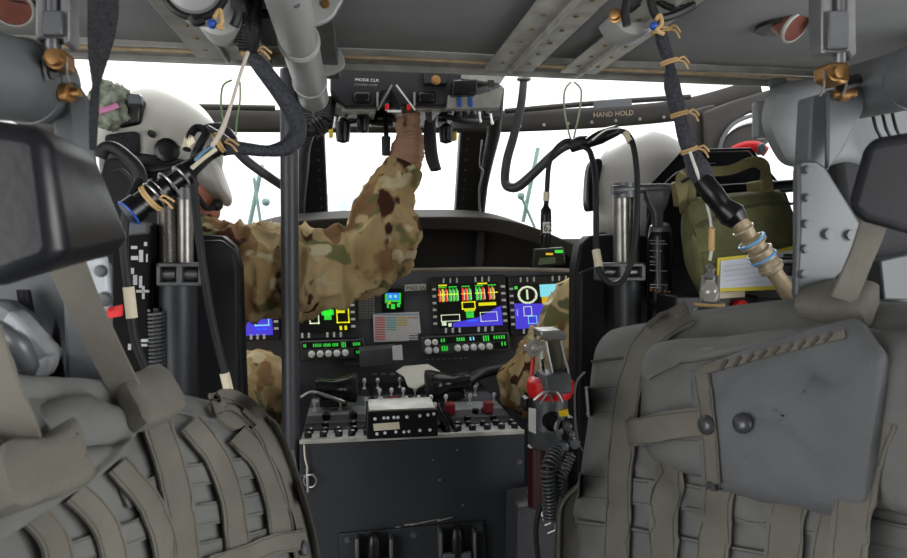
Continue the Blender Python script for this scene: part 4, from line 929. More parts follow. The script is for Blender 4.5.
body.tube(px3([(376, 254, 1.52), (392, 205, 1.55), (404, 150, 1.56)]), (.045, .038, .028), 14)
body.tube(px3([(150, 262, 1.44), (120, 320, 1.46), (118, 380, 1.55)]), (.06, .05, .04), 12); body.tube(px3([(118, 380, 1.55), (150, 400, 1.75)]), (.04, .03), 12)
body.tube(px3([(175, 400, 1.44), (215, 402, 1.62), (260, 380, 1.82)]), (.08, .07, .05), 14); body.tube(px3([(260, 380, 1.82), (262, 460, 1.95)]), (.05, .04), 12)
body.tube(px3([(165, 400, 1.44), (160, 396, 1.62), (150, 378, 1.82)]), (.085, .08, .06), 14); body.tube(px3([(150, 378, 1.82), (150, 460, 1.95)]), (.06, .045), 12)
body.ball(P(408, 138, 1.56), (.03, .02, .035), 12, 8)
o = obj('body', body, skin_m, pl_); remesh(o, .009, 3, 0)
m = M()   # jacket with sleeves
m.tube(px3([(178, 232, 1.45), (180, 270, 1.45), (180, 325, 1.46), (176, 350, 1.46)]), (.12, .15, .135, .115), 22, 3)
m.tube(px3([(170, 256, 1.44), (215, 268, 1.45), (262, 274, 1.48), (318, 270, 1.50), (350, 264, 1.51), (378, 252, 1.52)]), (.10, .095, .105, .095, .080, .078), 24, 4)
m.tube(px3([(364, 262, 1.52), (378, 246, 1.52), (384, 222, 1.53), (388, 202, 1.54), (395, 186, 1.55), (401, 173, 1.56)]), (.06, .078, .074, .058, .046, .043), 24, 4)
m.tube(px3([(150, 258, 1.44), (118, 320, 1.47), (116, 380, 1.56)]), (.09, .075, .06), 18, 3)
jk = obj('jacket', m, camo_m, pl_); remesh(jk, .0075, 4, .014, 12, 2, (1.5, 1, .55))
m = M()
m.tube(px3([(170, 398, 1.44), (215, 402, 1.62), (256, 380, 1.76), (263, 372, 1.82)]), (.11, .095, .078, .065), 20, 3); m.tube(px3([(262, 372, 1.80), (262, 460, 1.95)]), (.085, .06), 18)
m.tube(px3([(160, 400, 1.44), (160, 396, 1.62), (150, 372, 1.80)]), (.10, .10, .085), 18, 3); m.tube(px3([(150, 372, 1.80), (150, 460, 1.95)]), (.08, .06), 18); m.ball(P(165, 392, 1.44), (.15, .13, .12))
tr = obj('trousers', m, camo('camouflage_cloth_pale', 1.0), pl_); remesh(tr, .009, 5, .009, 13, 5)
# glove: cuff, palm, four unequal fingers and a thumb reaching the switches
m = M(); m.tube(px3([(400, 180, 1.56), (405, 162, 1.56), (408, 150, 1.56), (410, 138, 1.56), (410, 128, 1.56)]), (.037, .039, .041, .034, .022), 22, 4)
m.tube(px3([(410, 134, 1.56), (411, 127, 1.56), (411.5, 121, 1.56)]), (.026, .021, .015), 16, 3)
for (x, dy, y1, y2, y3, r, dx) in ((405.5, .0, 120, 114, 110, .0072, -1), (409, -.012, 118, 110, 104.5, .0076, 0), (413, -.012, 118, 111, 106, .0076, .5), (417, -.004, 120, 115, 112, .0068, 1)):
    m.tube(px3([(x+(410-x)*.4, 127, 1.56), (x, y1, 1.555+dy), (x+dx*.5, y2, 1.545+dy), (x+dx, y3, 1.56+dy)]), (r*1.25, r*1.1, r, r*.8), 10, 3)
m.tube(px3([(402, 133, 1.555), (399, 125, 1.54), (402, 118, 1.53)]), (.012, .010, .008), 10, 3)
gl = obj('glove', m, glove_m, pl_); remesh(gl, .0032, 2, .0025, 40, 3, (.3, .3, 1.6))
cf = M().tube(px3([(395, 186, 1.55), (400, 176, 1.56), (404, 167, 1.565)]), (.047, .051, .048), 24, 4); obj('sleeve_cuff', cf, camo_m, pl_)
# helmet of the left aviator
HC = P(160, 152, 1.48); hm = M().shell(HC, (.118, .128, .132), (-180, 180), (-9, 89.9), RH, .006, 64, 24); h1 = obj('helmet', hm, helm_m, pl_)
obj('liner', M().ball(HC+Vector((0, 0, -.03)), (.108, .116, .10), 30, 20, RH), black_m, h1)
vz = pillow([(186, 134), (196, 126), (206, 130), (214, 146), (223, 170), (232, 196), (230, 206), (222, 205), (206, 196), (192, 188), (186, 176), (184, 155)], lambda u, v: 1.57, .17, .0, 16, 2.6, 0, 5, 0, k=4)
obj('visor_cover', vz, mat('visor_cover_grey', 'a09e97', .38, 0, .06, 8), h1)
obj('nape_pad', rodpx([(112, 172, 1.42), (124, 190, 1.42), (145, 200, 1.42)], (.03, .04, .04), 14), black_m, h1)
kn = P(165, 149, 1.335); m = M().lathe(kn+Vector((0, .015, 0)), (.1, -1, 0), [(0, s(12, 1.33)), (.008, s(11, 1.33)), (.010, s(7, 1.33)), (.013, s(7, 1.33)), (.014, .002)], 12); obj('ear_knob', m, blackg_m, h1)
obj('snap', M().lathe(P(152, 134, 1.36), (0, -1, .1), [(-.01, .007), (.006, .007), (.009, .004)], 12), black_m, h1)
obj('counterweight', plate([(113, 100), (138, 95), (142, 100), (140, 124), (120, 128), (112, 120)], 1.36, .06), blackg_m, h1, .006)
obj('clip', plate([(126, 93), (140, 94), (141, 104), (127, 104)], 1.35, .02), gun_m, h1, .003)
obj('hook_patch', plate([(103, 134), (137, 130), (138, 153), (112, 154), (104, 148)], 1.345, .05), web_m, h1, .008)
obj('shell_edge', rodpx([(112, 168, 1.36), (140, 170, 1.345), (165, 168, 1.34), (195, 160, 1.35)], .006, 8), black_m, h1)
m = plate([(206, 123), (220, 122), (230, 128), (236, 138), (228, 140), (214, 132)], 1.42, .04); obj('goggle_mount', m, blackg_m, h1, .004)
obj('mic_boom', rodpx([(197, 196, 1.38), (207, 208, 1.42), (216, 206, 1.45)], .006, 8), rubber_m, h1); obj('mic_foam', M().ball(P(217, 205, 1.45), .013, 12, 10), rubber_m, h1)
m = M(); m.ball(P(108, 106, 1.36), (.036, .03, .045), 24, 18); m.ball(P(118, 95, 1.36), (.022, .02, .016), 16, 12); m.ball(P(105, 97, 1.36), (.02, .02, .016), 16, 12)
pc = obj('pouch', m, mat('pouch_green_grey', '83897a', .7, 0, .75, 60), pl_); remesh(pc, .004, 1, .006, 40, 5)
obj('pink_band', rodpx([(99, 111, 1.325), (107, 109, 1.32), (118, 105, 1.325)], .005, 8, 4, flat=(0, 0, 1)), mat('pink', 'd885b5', .6), pc)
# right aviator
pr = person('aviator at right seen from behind in a grey helmet, left sleeve in camouflage', (P(640, 300, 1.5).x, 1.5, .3))
body = M(); hc = P(642, 205, 1.52); RB = Matrix.Rotation(math.radians(12), 3, 'Z'); body.ball(hc, (.078, .095, .112), 20, 14, RB)
for (dx, dy, dz, r) in ((0, .094, -.012, .012), (0, .088, -.045, .02), (0, .075, -.085, .026)): body.ball(hc+RB @ Vector((dx, dy, dz)), r, 10, 8)
body.tube([hc+Vector((0, 0, -.07)), P(645, 275, 1.5)], (.055, .06), 14); body.tube(px3([(650, 290, 1.5), (650, 340, 1.5), (650, 430, 1.48)]), (.13, .14, .14), 18)
body.tube(px3([(615, 290, 1.5), (570, 335, 1.52), (532, 385, 1.54)]), (.06, .055, .045), 14); body.tube(px3([(532, 385, 1.54), (545, 375, 1.66), (552, 362, 1.78)]), (.045, .035, .028), 12)
body.tube(px3([(700, 290, 1.5), (745, 350, 1.52), (745, 390, 1.56)]), (.06, .05, .045), 14)
body.ball(P(554, 360, 1.82), (.035, .05, .022), 12, 8)
for i in range(4): body.tube([P(549+3.4*i, 358, 1.84), P(549+3.4*i, 356, 1.89), P(549+3.4*i, 361, 1.895)], (.009, .008, .007), 8)
body.tube(px3([(620, 430, 1.5), (615, 425, 1.7), (612, 410, 1.9)]), (.085, .08, .06), 14); body.tube(px3([(680, 430, 1.5), (690, 425, 1.7), (700, 410, 1.9)]), (.085, .08, .06), 14)
o = obj('body', body, skin_m, pr); remesh(o, .007, 2, 0)
m = M(); m.tube(px3([(650, 282, 1.5), (650, 320, 1.5), (650, 400, 1.5)]), (.13, .16, .15), 22, 3)
m.tube(px3([(622, 290, 1.5), (594, 304, 1.51), (570, 335, 1.52), (545, 368, 1.53), (530, 388, 1.54)]), (.09, .088, .085, .080, .072), 24, 4)
m.tube(px3([(530, 388, 1.54), (536, 382, 1.62), (545, 372, 1.72)]), (.072, .062, .045), 20, 3)
m.tube(px3([(690, 295, 1.5), (740, 350, 1.52), (742, 390, 1.56)]), (.09, .08, .06), 18, 3)
jr = obj('jacket', m, camo_m, pr); remesh(jr, .0075, 4, .014, 11, 11, (1.3, 1, .5))
m = M(); m.tube(px3([(612, 430, 1.5), (608, 425, 1.7), (606, 405, 1.9)]), (.10, .10, .08), 18, 3); m.tube(px3([(690, 430, 1.5), (695, 425, 1.7), (705, 405, 1.9)]), (.10, .10, .08), 18, 3); m.ball(P(650, 425, 1.5), (.18, .14, .12))
tr = obj('trousers', m, camo_m, pr); remesh(tr, .009, 5, .009, 13, 8)
HC2 = P(643, 190, 1.52); hm = M(); hm.ball(HC2, (.122, .142, .142), 36, 26, RB); hm.ball(P(640, 222, 1.50), (.108, .112, .10), 30, 20, RB)
h2 = obj('helmet', hm, helmd_m, pr); remesh(h2, .006, 5, 0)
obj('side_mount', plate(smoothpoly([(590, 165), (598, 158), (603, 163), (599, 185), (596, 208), (588, 210), (587, 190)], 3), 1.50, .03), blackg_m, h2, .005)
obj('ear_knob', M().lathe(P(602, 240, 1.43), (-.6, -.8, 0), [(0, .02), (.012, .018), (.014, .01)], 14), black_m, h2)
# ================================================================ CORDS AND HOSES
def ties(par, lst, r):
    for (x, y, Y, dx, dy) in lst:
        c = P(x, y, Y); ax = Vector((dx, 0, dy)); m = M().torus(c, ax, r, .0022, 20, 6); m.torus(c+ax.normalized()*.004, ax, r, .0020, 20, 6)
        e = c+Vector((r*.8, -r*.6, 0)); m.tube([e, e+Vector((.010, -.004, -.004)), e+Vector((.018, -.002, -.014))], .0017, 6, 3); m.tube([e, e+Vector((.008, -.005, .004)), e+Vector((.020, 0, -.004))], .0017, 6, 3)
        obj('lacing_tie', m, tie_m, par)
# left comm cord
lc = thing('comm_cord', 'braided black intercom cord looping from the ceiling to a connector at left', 'cord', P(240, 30, 1.05))
obj('braided_sleeve', rodpx([(246, 2, 1.0), (248, 30, 1.02), (250, 52, 1.05), (262, 68, 1.06), (280, 92, 1.08), (294, 115, 1.09), (297, 132, 1.09), (288, 146, 1.08), (268, 151, 1.06), (240, 148, 1.04), (224, 147, 1.03)], [.011, .011, .010, .013, .014, .015, .015, .014, .009, .010, .014], 16), braid_m, lc)
obj('hanger_tube', rodpx([(240, -10, 1.0), (246, 30, 1.01), (250, 50, 1.03)], (.008, .009, .009), 12), rubber_m, lc); obj('hanger_tube', rodpx([(256, -10, 1.0), (255, 30, 1.01), (252, 50, 1.03)], (.009, .009, .008), 12), rubber_m, lc)
obj('spiral_wrap', M().helix([P(243, 20, 1.01), P(246, 48, 1.03)], .013, .0025, 9), black_m, lc)
obj('ceiling_bar', rodpx([(230, 12, 1.02), (272, 14, 1.03)], .007, 8, 0), black_m, lc)
ties(lc, [(251, 51, 1.04, .3, -1), (218, 143, 1.02, 1, .5)], .014)
obj('wire_boot', rodpx([(220, 147, 1.03), (208, 155, 1.02), (194, 166, 1.0), (184, 174, .99)], (.012, .010, .012, .016), 14), blackg_m, lc)
obj('cream_wire', rodpx([(216, 149, 1.0), (204, 158, .99), (192, 168, .975)], .003, 8), cream_m, lc); obj('blue_wire', rodpx([(214, 146, 1.01), (204, 152, 1.0), (196, 160, .985)], .003, 8), mat('wire_blue', '6f98b8'), lc)
a = P(188, 172, .99); b = P(128, 214, .95); d = (b-a).normalized(); L = (b-a).length
obj('connector', M().lathe(a, d, [(0, .010), (.004, .017), (L*.12, .017), (L*.14, .012), (L*.3, .012), (L*.31, .019), (L*.36, .019), (L*.38, .015), (L*.45, .015), (L*.46, .021), (L*.54, .021), (L*.56, .017), (L*.8, .017), (L*.81, .019), (L*.97, .019), (L, .016)], 20), blackg_m, lc)
for f_ in (.12, .33, .50, .58): obj('coupling_ring', M().torus(a+d*L*f_, d, .0195 if f_ > .3 else .016, .0018, 24, 6), alu_m, lc)
obj('blue_band', M().torus(a+d*L*.985, d, .0185, .0016, 24, 6), blue_m, lc)
ties(lc, [(150, 199, .965, .8, .6)], .019)
obj('label_flag', plate([(186, 142), (193, 137), (195, 142), (189, 147)], 1.0, .002), cream_m, lc)
bundle('string', 'cream string tied from the cord at the ceiling to the left connector', [(248, 52, 1.02), (240, 75, 1.01), (231, 105, 1.0), (222, 130, 1.0), (212, 146, .99)], (.003, .0026, .0024, .004, .0035), mat('string_cream', 'cfc5b8', .8), 'string', 8)
bundle('thin_loop', 'thin green-grey loop of cord hanging at the windshield on the left', [(232, 80, 1.3), (223, 86, 1.3), (221, 105, 1.3), (224, 125, 1.3)], .0018, mat('cord_green', '6d8a58'), 'cord', 6)
bundle('thin_loop', 'thin bright green cord beside the cream string on the left', [(240, 82, 1.3), (240, 100, 1.3), (237, 120, 1.3), (236, 135, 1.3)], .0018, mat('cord_green', '6d8a58'), 'cord', 6)
cb = thing('headset_cable', 'black headset cable hanging down past the left seat tubes', 'cable', P(205, 300, 1.0))
obj('cable', rodpx([(187, 150, 1.02), (190, 136, 1.03), (197, 128, 1.05), (206, 132, 1.04), (200, 145, 1.03), (193, 165, 1.04), (196, 210, 1.06), (202, 260, 1.08), (210, 310, 1.08), (219, 350, 1.08), (228, 385, 1.08), (232, 420, 1.06)], .0062, 10), rubber_m, cb)
obj('sleeve_label', M().cyl(P(224.5, 373, 1.08), P(228.5, 390, 1.08), .0078), cream_m, cb); obj('sleeve_label', M().cyl(P(187, 149, 1.02), P(190, 138, 1.03), .0076), cream_m, cb)
cb = thing('drop_cable', 'black cable with cream sleeve descending behind the left bag', 'cable', P(130, 300, 1.0))
obj('cable', rodpx([(140, 180, 1.02), (128, 205, 1.0), (124, 240, 1.0), (126, 270, 1.0), (130, 300, 1.0), (134, 335, 1.0), (142, 360, 1.0), (156, 388, 1.0)], .006, 10), rubber_m, cb)
obj('sleeve_label', M().cyl(P(128.5, 287, 1.0), P(132, 318, 1.0), .0078), cream_m, cb)
# right side hoses
hs = thing('drain_hose', 'thick black hose hanging in a bend in front of the right windshield', 'hose', P(510, 180, 1.4))
obj('hose', rodpx([(524, 76, 1.42), (521, 105, 1.42), (514, 135, 1.42), (507, 160, 1.42), (505, 180, 1.42), (509, 187, 1.41), (519, 186, 1.40), (535, 172, 1.38), (555, 153, 1.36), (572, 144, 1.34), (600, 138, 1.32)], (.008, .009, .0095, .010, .010, .0105, .011, .010, .010, .009, .009), 14, 6), mat('hose_grey_black', '343437', .45), hs)
obj('hose_clamp', M().torus(P(524, 79, 1.42), (0, 0, 1), .012, .004), alu_m, hs)
ic = thing('intercom_lead', 'black intercom lead looping over the right helmet and back to the seat clamp', 'lead', P(600, 140, 1.2))
obj('joint', rodpx([(570, 147, 1.25), (580, 143, 1.24), (592, 141, 1.23)], (.012, .014, .010), 14), rubber_m, ic)
obj('plug', rodpx([(588, 143, 1.22), (600, 137, 1.21), (618, 130, 1.2)], (.010, .014, .010), 14, 3), blackg_m, ic)
obj('cable', rodpx([(616, 131, 1.2), (626, 133, 1.19), (633, 145, 1.17), (637, 175, 1.15), (637, 215, 1.13), (633, 255, 1.12), (624, 278, 1.12), (612, 284, 1.12), (601, 274, 1.13), (597, 258, 1.14), (596, 230, 1.15), (596, 200, 1.16), (595, 175, 1.18), (590, 152, 1.21), (582, 146, 1.23)], .0055, 10), rubber_m, ic)
obj('sleeve_label', M().cyl(P(596, 250, 1.145), P(599, 267, 1.135), .0075), cream_m, ic); obj('sleeve_label', M().cyl(P(626, 133, 1.19), P(631, 142, 1.175), .0068), cream_m, ic)
obj('white_wire', rodpx([(592, 140, 1.2), (606, 130, 1.19), (620, 128, 1.19)], .0018, 6), white_m, ic)
ld = thing('intercom_plug', 'black plug with a white label hanging on a thin cord left of the right seat', 'plug', P(546, 245, 1.25))
obj('cord', rodpx([(578, 143, 1.25), (566, 141, 1.25), (555, 150, 1.25), (549, 165, 1.25), (547, 190, 1.25), (546, 208, 1.25)], .005, 10), rubber_m, ld)
obj('sleeve', M().cyl(P(546.6, 192, 1.25), P(546.3, 201, 1.25), .0065), cream_m, ld)
a = P(546, 203, 1.25); b = P(546, 248, 1.25); L = (b-a).length
pb = obj('plug_body', M().lathe(a, b-a, [(0, .004), (L*.08, .006), (L*.15, .0105), (L*.3, .011), (L*.62, .011), (L*.64, .010), (L*.68, .010), (L*.7, .0115), (L*.78, .0115), (L*.8, .0105), (L*.97, .0105), (L, .009)], 20), blackg_m, ld)
obj('plug_label', plate([(543, 222), (550.5, 222), (550.5, 233), (543, 233)], 1.25-.0118, .002), white_m, ld); text('lettering', '62', P(543.4, 231.5, 1.25-.013), (1, 0, 0), (0, 0, 1), .016, black_m, ld, .8)
bundle('green_loop', 'long thin green and white cord loop hanging from the ceiling strip', [(571, 82, 1.28), (565, 90, 1.28), (564, 105, 1.27), (567, 125, 1.26), (572, 141, 1.25), (576, 128, 1.26), (580, 108, 1.27), (581, 90, 1.28), (574, 82, 1.28)], .0019, mat('cord_pale_green', '9aa787'), 'cord', 6)
# braided sleeve with ties, boot and connector on the right
bs = thing('umbilical_cord', 'braided cord tied at intervals, running from the ceiling to a tan connector at right', 'cord', P(665, 60, 1.0))
obj('braided_sleeve', rodpx([(658, 22, .96), (662, 40, .97), (668, 58, .98), (670, 66, .98), (672, 85, .98), (677, 108, .98), (679, 114, .98), (684, 135, .98), (690, 151, .98), (698, 168, .97), (706, 184, .96)], (.006, .010, .009, .007, .0125, .0125, .009, .011, .012, .018, .016), 18), braid_m, bs)
ties(bs, [(669, 61, .98, .3, -1), (679, 113, .98, .3, -1), (689, 149, .98, .4, -1), (660, 30, .97, .2, -1)], .0125)
obj('wire_boot', rodpx([(702, 180, .96), (712, 193, .95), (722, 206, .945), (732, 215, .94), (740, 224, .935)], (.015, .017, .016, .021, .013), 18), blackg_m, bs)
tanm = mat('tan_connector', '8c7d63', .5, .15, .25, 40, .1)
a = P(736, 219, .935); b = P(797, 304, .92); d = (b-a).normalized(); L = (b-a).length
obj('connector', M().lathe(a, d, [(0, .012), (L*.05, .014), (L*.12, .015), (L*.22, .012), (L*.24, .018), (L*.28, .020), (L*.30, .015), (L*.36, .015), (L*.38, .019), (L*.48, .019), (L*.50, .015), (L*.54, .018), (L*.6, .018), (L*.62, .012), (L*.78, .012), (L*.80, .014), (L, .014)], 22), tanm, bs)
for f_, r_ in ((.255, .0205), (.45, .0195)): obj('blue_band', M().torus(a+d*L*f_, d, r_, .0022, 28, 6), mat('band_blue', '5b93c4', .4), bs)
for f_, r_ in ((.12, .016), (.38, .0195), (.56, .0185), (.29, .0195)): obj('coupling_ring', M().torus(a+d*L*f_, d, r_, .0016, 28, 6), mat('ring_pale', 'a59a86', .4, .4), bs)
wr_ = thing('tie_line', 'white tie line with a tan sleeve running down to the clear fitting', 'line', P(710, 230, .97))
obj('line', rodpx([(690, 152, .965), (697, 172, .955), (706, 200, .955), (711, 222, .96), (712, 245, .97), (710, 260, .98)], .0025, 8), white_m, wr_); obj('tan_sleeve', M().cyl(P(712, 228, .955), P(711.5, 250, .965), .0048), tie_m, wr_)
fv = thing('clear_valve', 'clear plastic and steel valve standing between the canister and olive bag', 'valve', P(710, 330, 1.0))
clr = mat('cloudy_clear_plastic', 'a8a59c', .15, .2, .3, 40)
a = P(709, 320, 1.0); H = s(62, 1.0)
obj('base', M().lathe(a, (0, 0, 1), [(0, .018), (.02, .018), (.022, .021), (.03, .021), (.032, .017)], 18), gun_m, fv); obj('bowl', M().lathe(a+Vector((0, 0, .032)), (0, 0, 1), [(0, .013), (.012, .017), (.025, .015), (.03, .010), (.036, .008)], 18), clr, fv)
obj('stem', M().lathe(a+Vector((0, 0, .066)), (0, 0, 1), [(0, .008), (.006, .010), (.012, .007), (.02, .009), (.028, .004)], 14), alu_m, fv); obj('rubber_ring', M().torus(a+Vector((0, 0, .026)), (0, 0, 1), .0215, .003), tie_m, fv)
for dx in (-.016, .016): obj('clip', M().cyl(a+Vector((dx, 0, .03)), a+Vector((dx*.8, 0, .075)), .0025, 8), alu_m, fv)
ct = thing('caution_box', 'black box lettered CAUTION with a red knob behind the right bag', 'box', P(700, 330, 1.08))
obj('case', plate([(676, 296), (760, 296), (760, 340), (676, 340)], 1.10, .08), black_m, ct, .004); text('lettering', 'CAUTION', P(693, 313, 1.098), (1, 0, 0), (0, 0, 1), .010, mat('print_dim', '8a8a90'), ct, 1.1)
obj('red_knob', M().lathe(P(738, 306, 1.10), (0, -1, 0), [(0, .012), (.015, .012), (.018, .006)], 14), red_m, ct); obj('white_edge', plate([(712, 293), (745, 291), (745, 297), (712, 299)], 1.095, .01), cream_m, ct)
lk = thing('latch_lever', 'black latch lever with grey knob beside the connector at right', 'latch', P(785, 262, 1.0)); obj('arm', rodpx([(772, 262, 1.0), (786, 261, 1.0), (800, 262, 1.0)], .007, 10, 2), blackg_m, lk); obj('knob', M().ball(P(771, 261, 1.0), .013, 14, 10), gun_m, lk); obj('plate', plate([(790, 254), (800, 254), (800, 276), (790, 276)], 1.0, .02), blackg_m, lk, .003)
t = thing('strap_tab', 'red pull tab beyond the right seat at the door frame', 'tab', P(750, 148, 1.5)); obj('red_strap', M().tube(px3([(733, 152, 1.5), (745, 147, 1.5), (758, 147, 1.5), (766, 152, 1.5)]), .014, 10, 4, flat=(0, 0, 1)), red_m, t); obj('buckle', plate([(757, 146), (764, 142), (768, 150), (762, 155)], 1.49, .02), gun_m, t, .003)
t = plate([(757, 101), (775, 99), (785, 102), (785, 132), (768, 138), (757, 138)], 1.2, .02); tag(obj('grey_sun_visor', t, mat('visor_panel_grey', '7f8083', .4), bevel=.005), 'small rounded grey panel hanging at the right door frame', 'panel')
t = thing('bracket', 'dark riveted bracket under the ceiling at right', 'bracket', P(778, 100, 1.14)); obj('arm', plate([(771, 78), (787, 77), (786, 100), (783, 132), (779, 132)], 1.14, .01), mat('bracket_dark', '3f4144', .5), t, .002)
for (x, y) in ((781, 88), (783, 103)): m = M(); bolt(m, P(x, y, 1.14), (0, -1, 0), .003); obj('rivet', m, alu_m, t)
# sign on the header beam
m = plate([(594, 101), (632, 99), (632, 106), (594, 109)], 1.84, .006); sg = thing('hand_hold_sign', 'HAND HOLD sign on the beam above the right windshield', 'sign', P(612, 110, 1.84)); obj('backing', m, gun_m, sg, .001)
o_ = P(593, 117.5, 1.875); r_ = P(634, 115, 1.875)-o_; text('lettering', 'HAND HOLD', o_, r_, (0, 0, 1), .0150, mat('print_tan', 'b5a58c'), sg, 1.0)

# ================================================================ OLIVE BAG
ob = thing('olive_bag', 'olive green bag strapped to the bar behind the right pilot seat', 'bag', P(740, 290, 1.15))
obm = pillow([(686, 204), (696, 197), (730, 193), (770, 190), (782, 192), (790, 210), (800, 240), (798, 262), (792, 282), (760, 290), (710, 296), (697, 290), (686, 262), (681, 236), (682, 214)], lambda u, v: 1.17, .09, .0, 22, 4, .007, 9, 3, k=4)
o = obj('body', obm, olive_m, ob); T_o = bvh(obm)
obj('flap', patch(T_o, [(692, 204), (735, 199), (778, 196), (792, 225), (797, 240), (765, 247), (720, 250), (700, 252), (695, 232)], .006, .006, 10, 3, .004, .004, 2), olive_m, ob)
obj('seam', strap(T_o, [(700, 226), (722, 215), (760, 206), (786, 206)], 2.5, .011, .002), mat('olive_dark', '3a3a26', .9), ob)
obj('side_pocket', patch(T_o, [(685, 240), (697, 236), (704, 270), (706, 288), (698, 286), (688, 262)], .004, .004, 6, 3, .006, .003, 7), olive_m, ob)
obj('carry_strap', ribbon(px3([(684, 212, 1.13), (682, 190, 1.12), (683, 175, 1.13), (700, 172, 1.12), (730, 170, 1.12), (752, 162, 1.12), (764, 166, 1.13), (766, 180, 1.14), (766, 200, 1.12)]), (.016, .022, .02, .018, .018, .02, .022, .024, .024), (1, 0, .9)), mat('olive_strap', '68613f', .9, 0, .15, 40, .2, 200), ob)
for x in (690, 768): obj('strap_loop', plate([(x-7, 180), (x+6, 179), (x+8, 204), (x-4, 206)], 1.13, .05), MATS['olive_strap'], ob, .004)
obj('hook_clip', rodpx([(682, 182, 1.1), (690, 178, 1.1), (696, 182, 1.1)], .003, 8), blackg_m, ob)
cd_ = thing('checklist', 'white checklist sheet with yellow border held by the olive bag', 'checklist', P(745, 288, 1.06))
obj('border', plate([(718, 258), (745, 255), (770, 252), (800, 244), (803, 288), (770, 290), (716, 292)], 1.072, .002), mat('border_yellow', 'cdbd3a', .7, 0, .1), cd_)
obj('sheet', plate([(721, 261), (746, 258), (769, 255), (797, 249), (797, 285), (768, 286), (720, 288)], 1.070, .001), mat('sheet_pale', 'c9ccd8', .7, 0, .05), cd_)
for i in range(5): obj('print_rule', plate([(724, 266+5*i), (766, 261+5*i), (766, 261.6+5*i), (724, 266.6+5*i)], 1.0695, .0005), mat('print_grey', 'b4b4b6'), cd_)

# ================================================================ FIRE EXTINGUISHER AREA
fe = thing('fire_extinguisher', 'grey cylinder with red top and clear guarded handle beside the centre console', 'extinguisher', P(547, 450, 1.15))
c0 = P(546, 446, 1.17); c1 = P(549, 392, 1.17); r = s(20, 1.17); L = (c1-c0).length
obj('body', M().lathe(c0, c1-c0, [(0, r*.85), (.006, r*.97), (L*.3, r), (L*.33, r*1.04), (L*.37, r*1.04), (L*.4, r), (L*.93, r), (L, r*.96)], 32), mat('extinguisher_grey', '4a4c4f', .45, .1), fe)
ctop = P(550, 392, 1.17); obj('red_collar', M().lathe(ctop, (0, 0, 1), [(-.008, s(22, 1.17)), (.002, s(24, 1.17)), (.012, s(25, 1.17)), (.022, s(24, 1.17)), (.030, s(19, 1.17)), (.033, s(12, 1.17))], 32), red_m, fe)
obj('grey_clamp', plate([(544, 376), (572, 374), (573, 394), (546, 396)], 1.115, .06), mat('clamp_grey', '5a5c5e', .5), fe, .006)
obj('wire_bail', rodpx([(534, 400, 1.12), (545, 392, 1.115), (556, 392, 1.115), (562, 402, 1.12)], .0028, 8), alu_m, fe); obj('wire_bail', rodpx([(540, 404, 1.12), (548, 394, 1.113), (554, 404, 1.12)], .0022, 8), alu_m, fe)
gm = M(); gm.prism(px3([(546, 342, 1.14), (561, 340, 1.14), (569, 378, 1.14), (556, 382, 1.14)]), (0, .05, 0)); obj('clear_guard', gm, clear_m, fe, .003)
gm = M(); gm.prism(px3([(534, 350, 1.15), (543, 348, 1.15), (546, 376, 1.15), (536, 378, 1.15)]), (0, .03, 0)); obj('clear_window', gm, clear_m, fe, .002)
obj('handle_spine', plate([(547, 340), (559, 339), (561, 352), (562, 372), (552, 374), (549, 358)], 1.165, .012), mat('handle_khaki', '77705c', .5, .2), fe, .002)
obj('guard_edge', rodpx([(546, 341, 1.138), (550, 362, 1.138), (556, 382, 1.138), (569, 378, 1.138), (565, 358, 1.138), (561, 341, 1.138)], .0022, 8, 2), mat('clear_edge', 'c6c6c4', .2, .3), fe)
obj('trigger_plate', plate([(540, 331), (560, 330), (568, 335), (566, 340), (548, 341), (541, 337)], 1.12, .05), alu_m, fe, .003)
pg = P(534, 348, 1.14); obj('gauge_ring', M().torus(pg, (.3, -1, 0), .013, .004), clr, fe); obj('pull_pin', M().cyl(pg+Vector((-.02, 0, 0)), pg+Vector((.02, 0, 0)), .006), clr, fe); obj('gauge', M().ball(pg, .010, 12, 10), clr, fe)
obj('red_lever', rodpx([(531, 376, 1.16), (533, 360, 1.165), (536, 350, 1.165)], .004, 8), red_m, fe)
obj('paper_label', plate([(529, 408), (536, 409), (536, 434), (529, 431)], 1.17-r*.95, .003), white_m, fe)
obj('valve_port', M().lathe(P(551, 420, 1.14), (.1, -1, 0), [(0, .018), (.012, .018), (.014, .012), (.03, .011), (.032, .005)], 18), blackg_m, fe)
obj('strap_lug', plate([(524, 400), (530, 398), (530, 412), (524, 412)], 1.15, .03), blackg_m, fe, .003)
obj('red_lower_cylinder', M().cyl(P(541, 446, 1.19), P(541, 505, 1.19), s(14, 1.19), 28), mat('deep_red', '33090e', .35), fe)
vb = thing('valve_block', 'black valve block with a yellow tab above the corrugated hoses', 'valve', P(565, 440, 1.12))
obj('block', plate([(560, 420), (576, 418), (577, 440), (562, 444)], 1.14, .04), blackg_m, vb, .004); obj('yellow_tab', plate([(559, 411), (568, 409), (569, 416), (560, 417)], 1.11, .006), yell_m, vb, .001)
for (x, y, r_) in ((566, 424, .008), (562, 444, .009), (573, 441, .010), (570, 432, .006)): obj('fitting', M().lathe(P(x, y, 1.11), (0, -1, -.2), [(0, r_), (.012, r_), (.014, r_*.5)], 14), gun_m, vb)
obj('steel_elbow', rodpx([(559, 420, 1.1), (556, 428, 1.09), (560, 438, 1.1)], .004, 8), alu_m, vb)
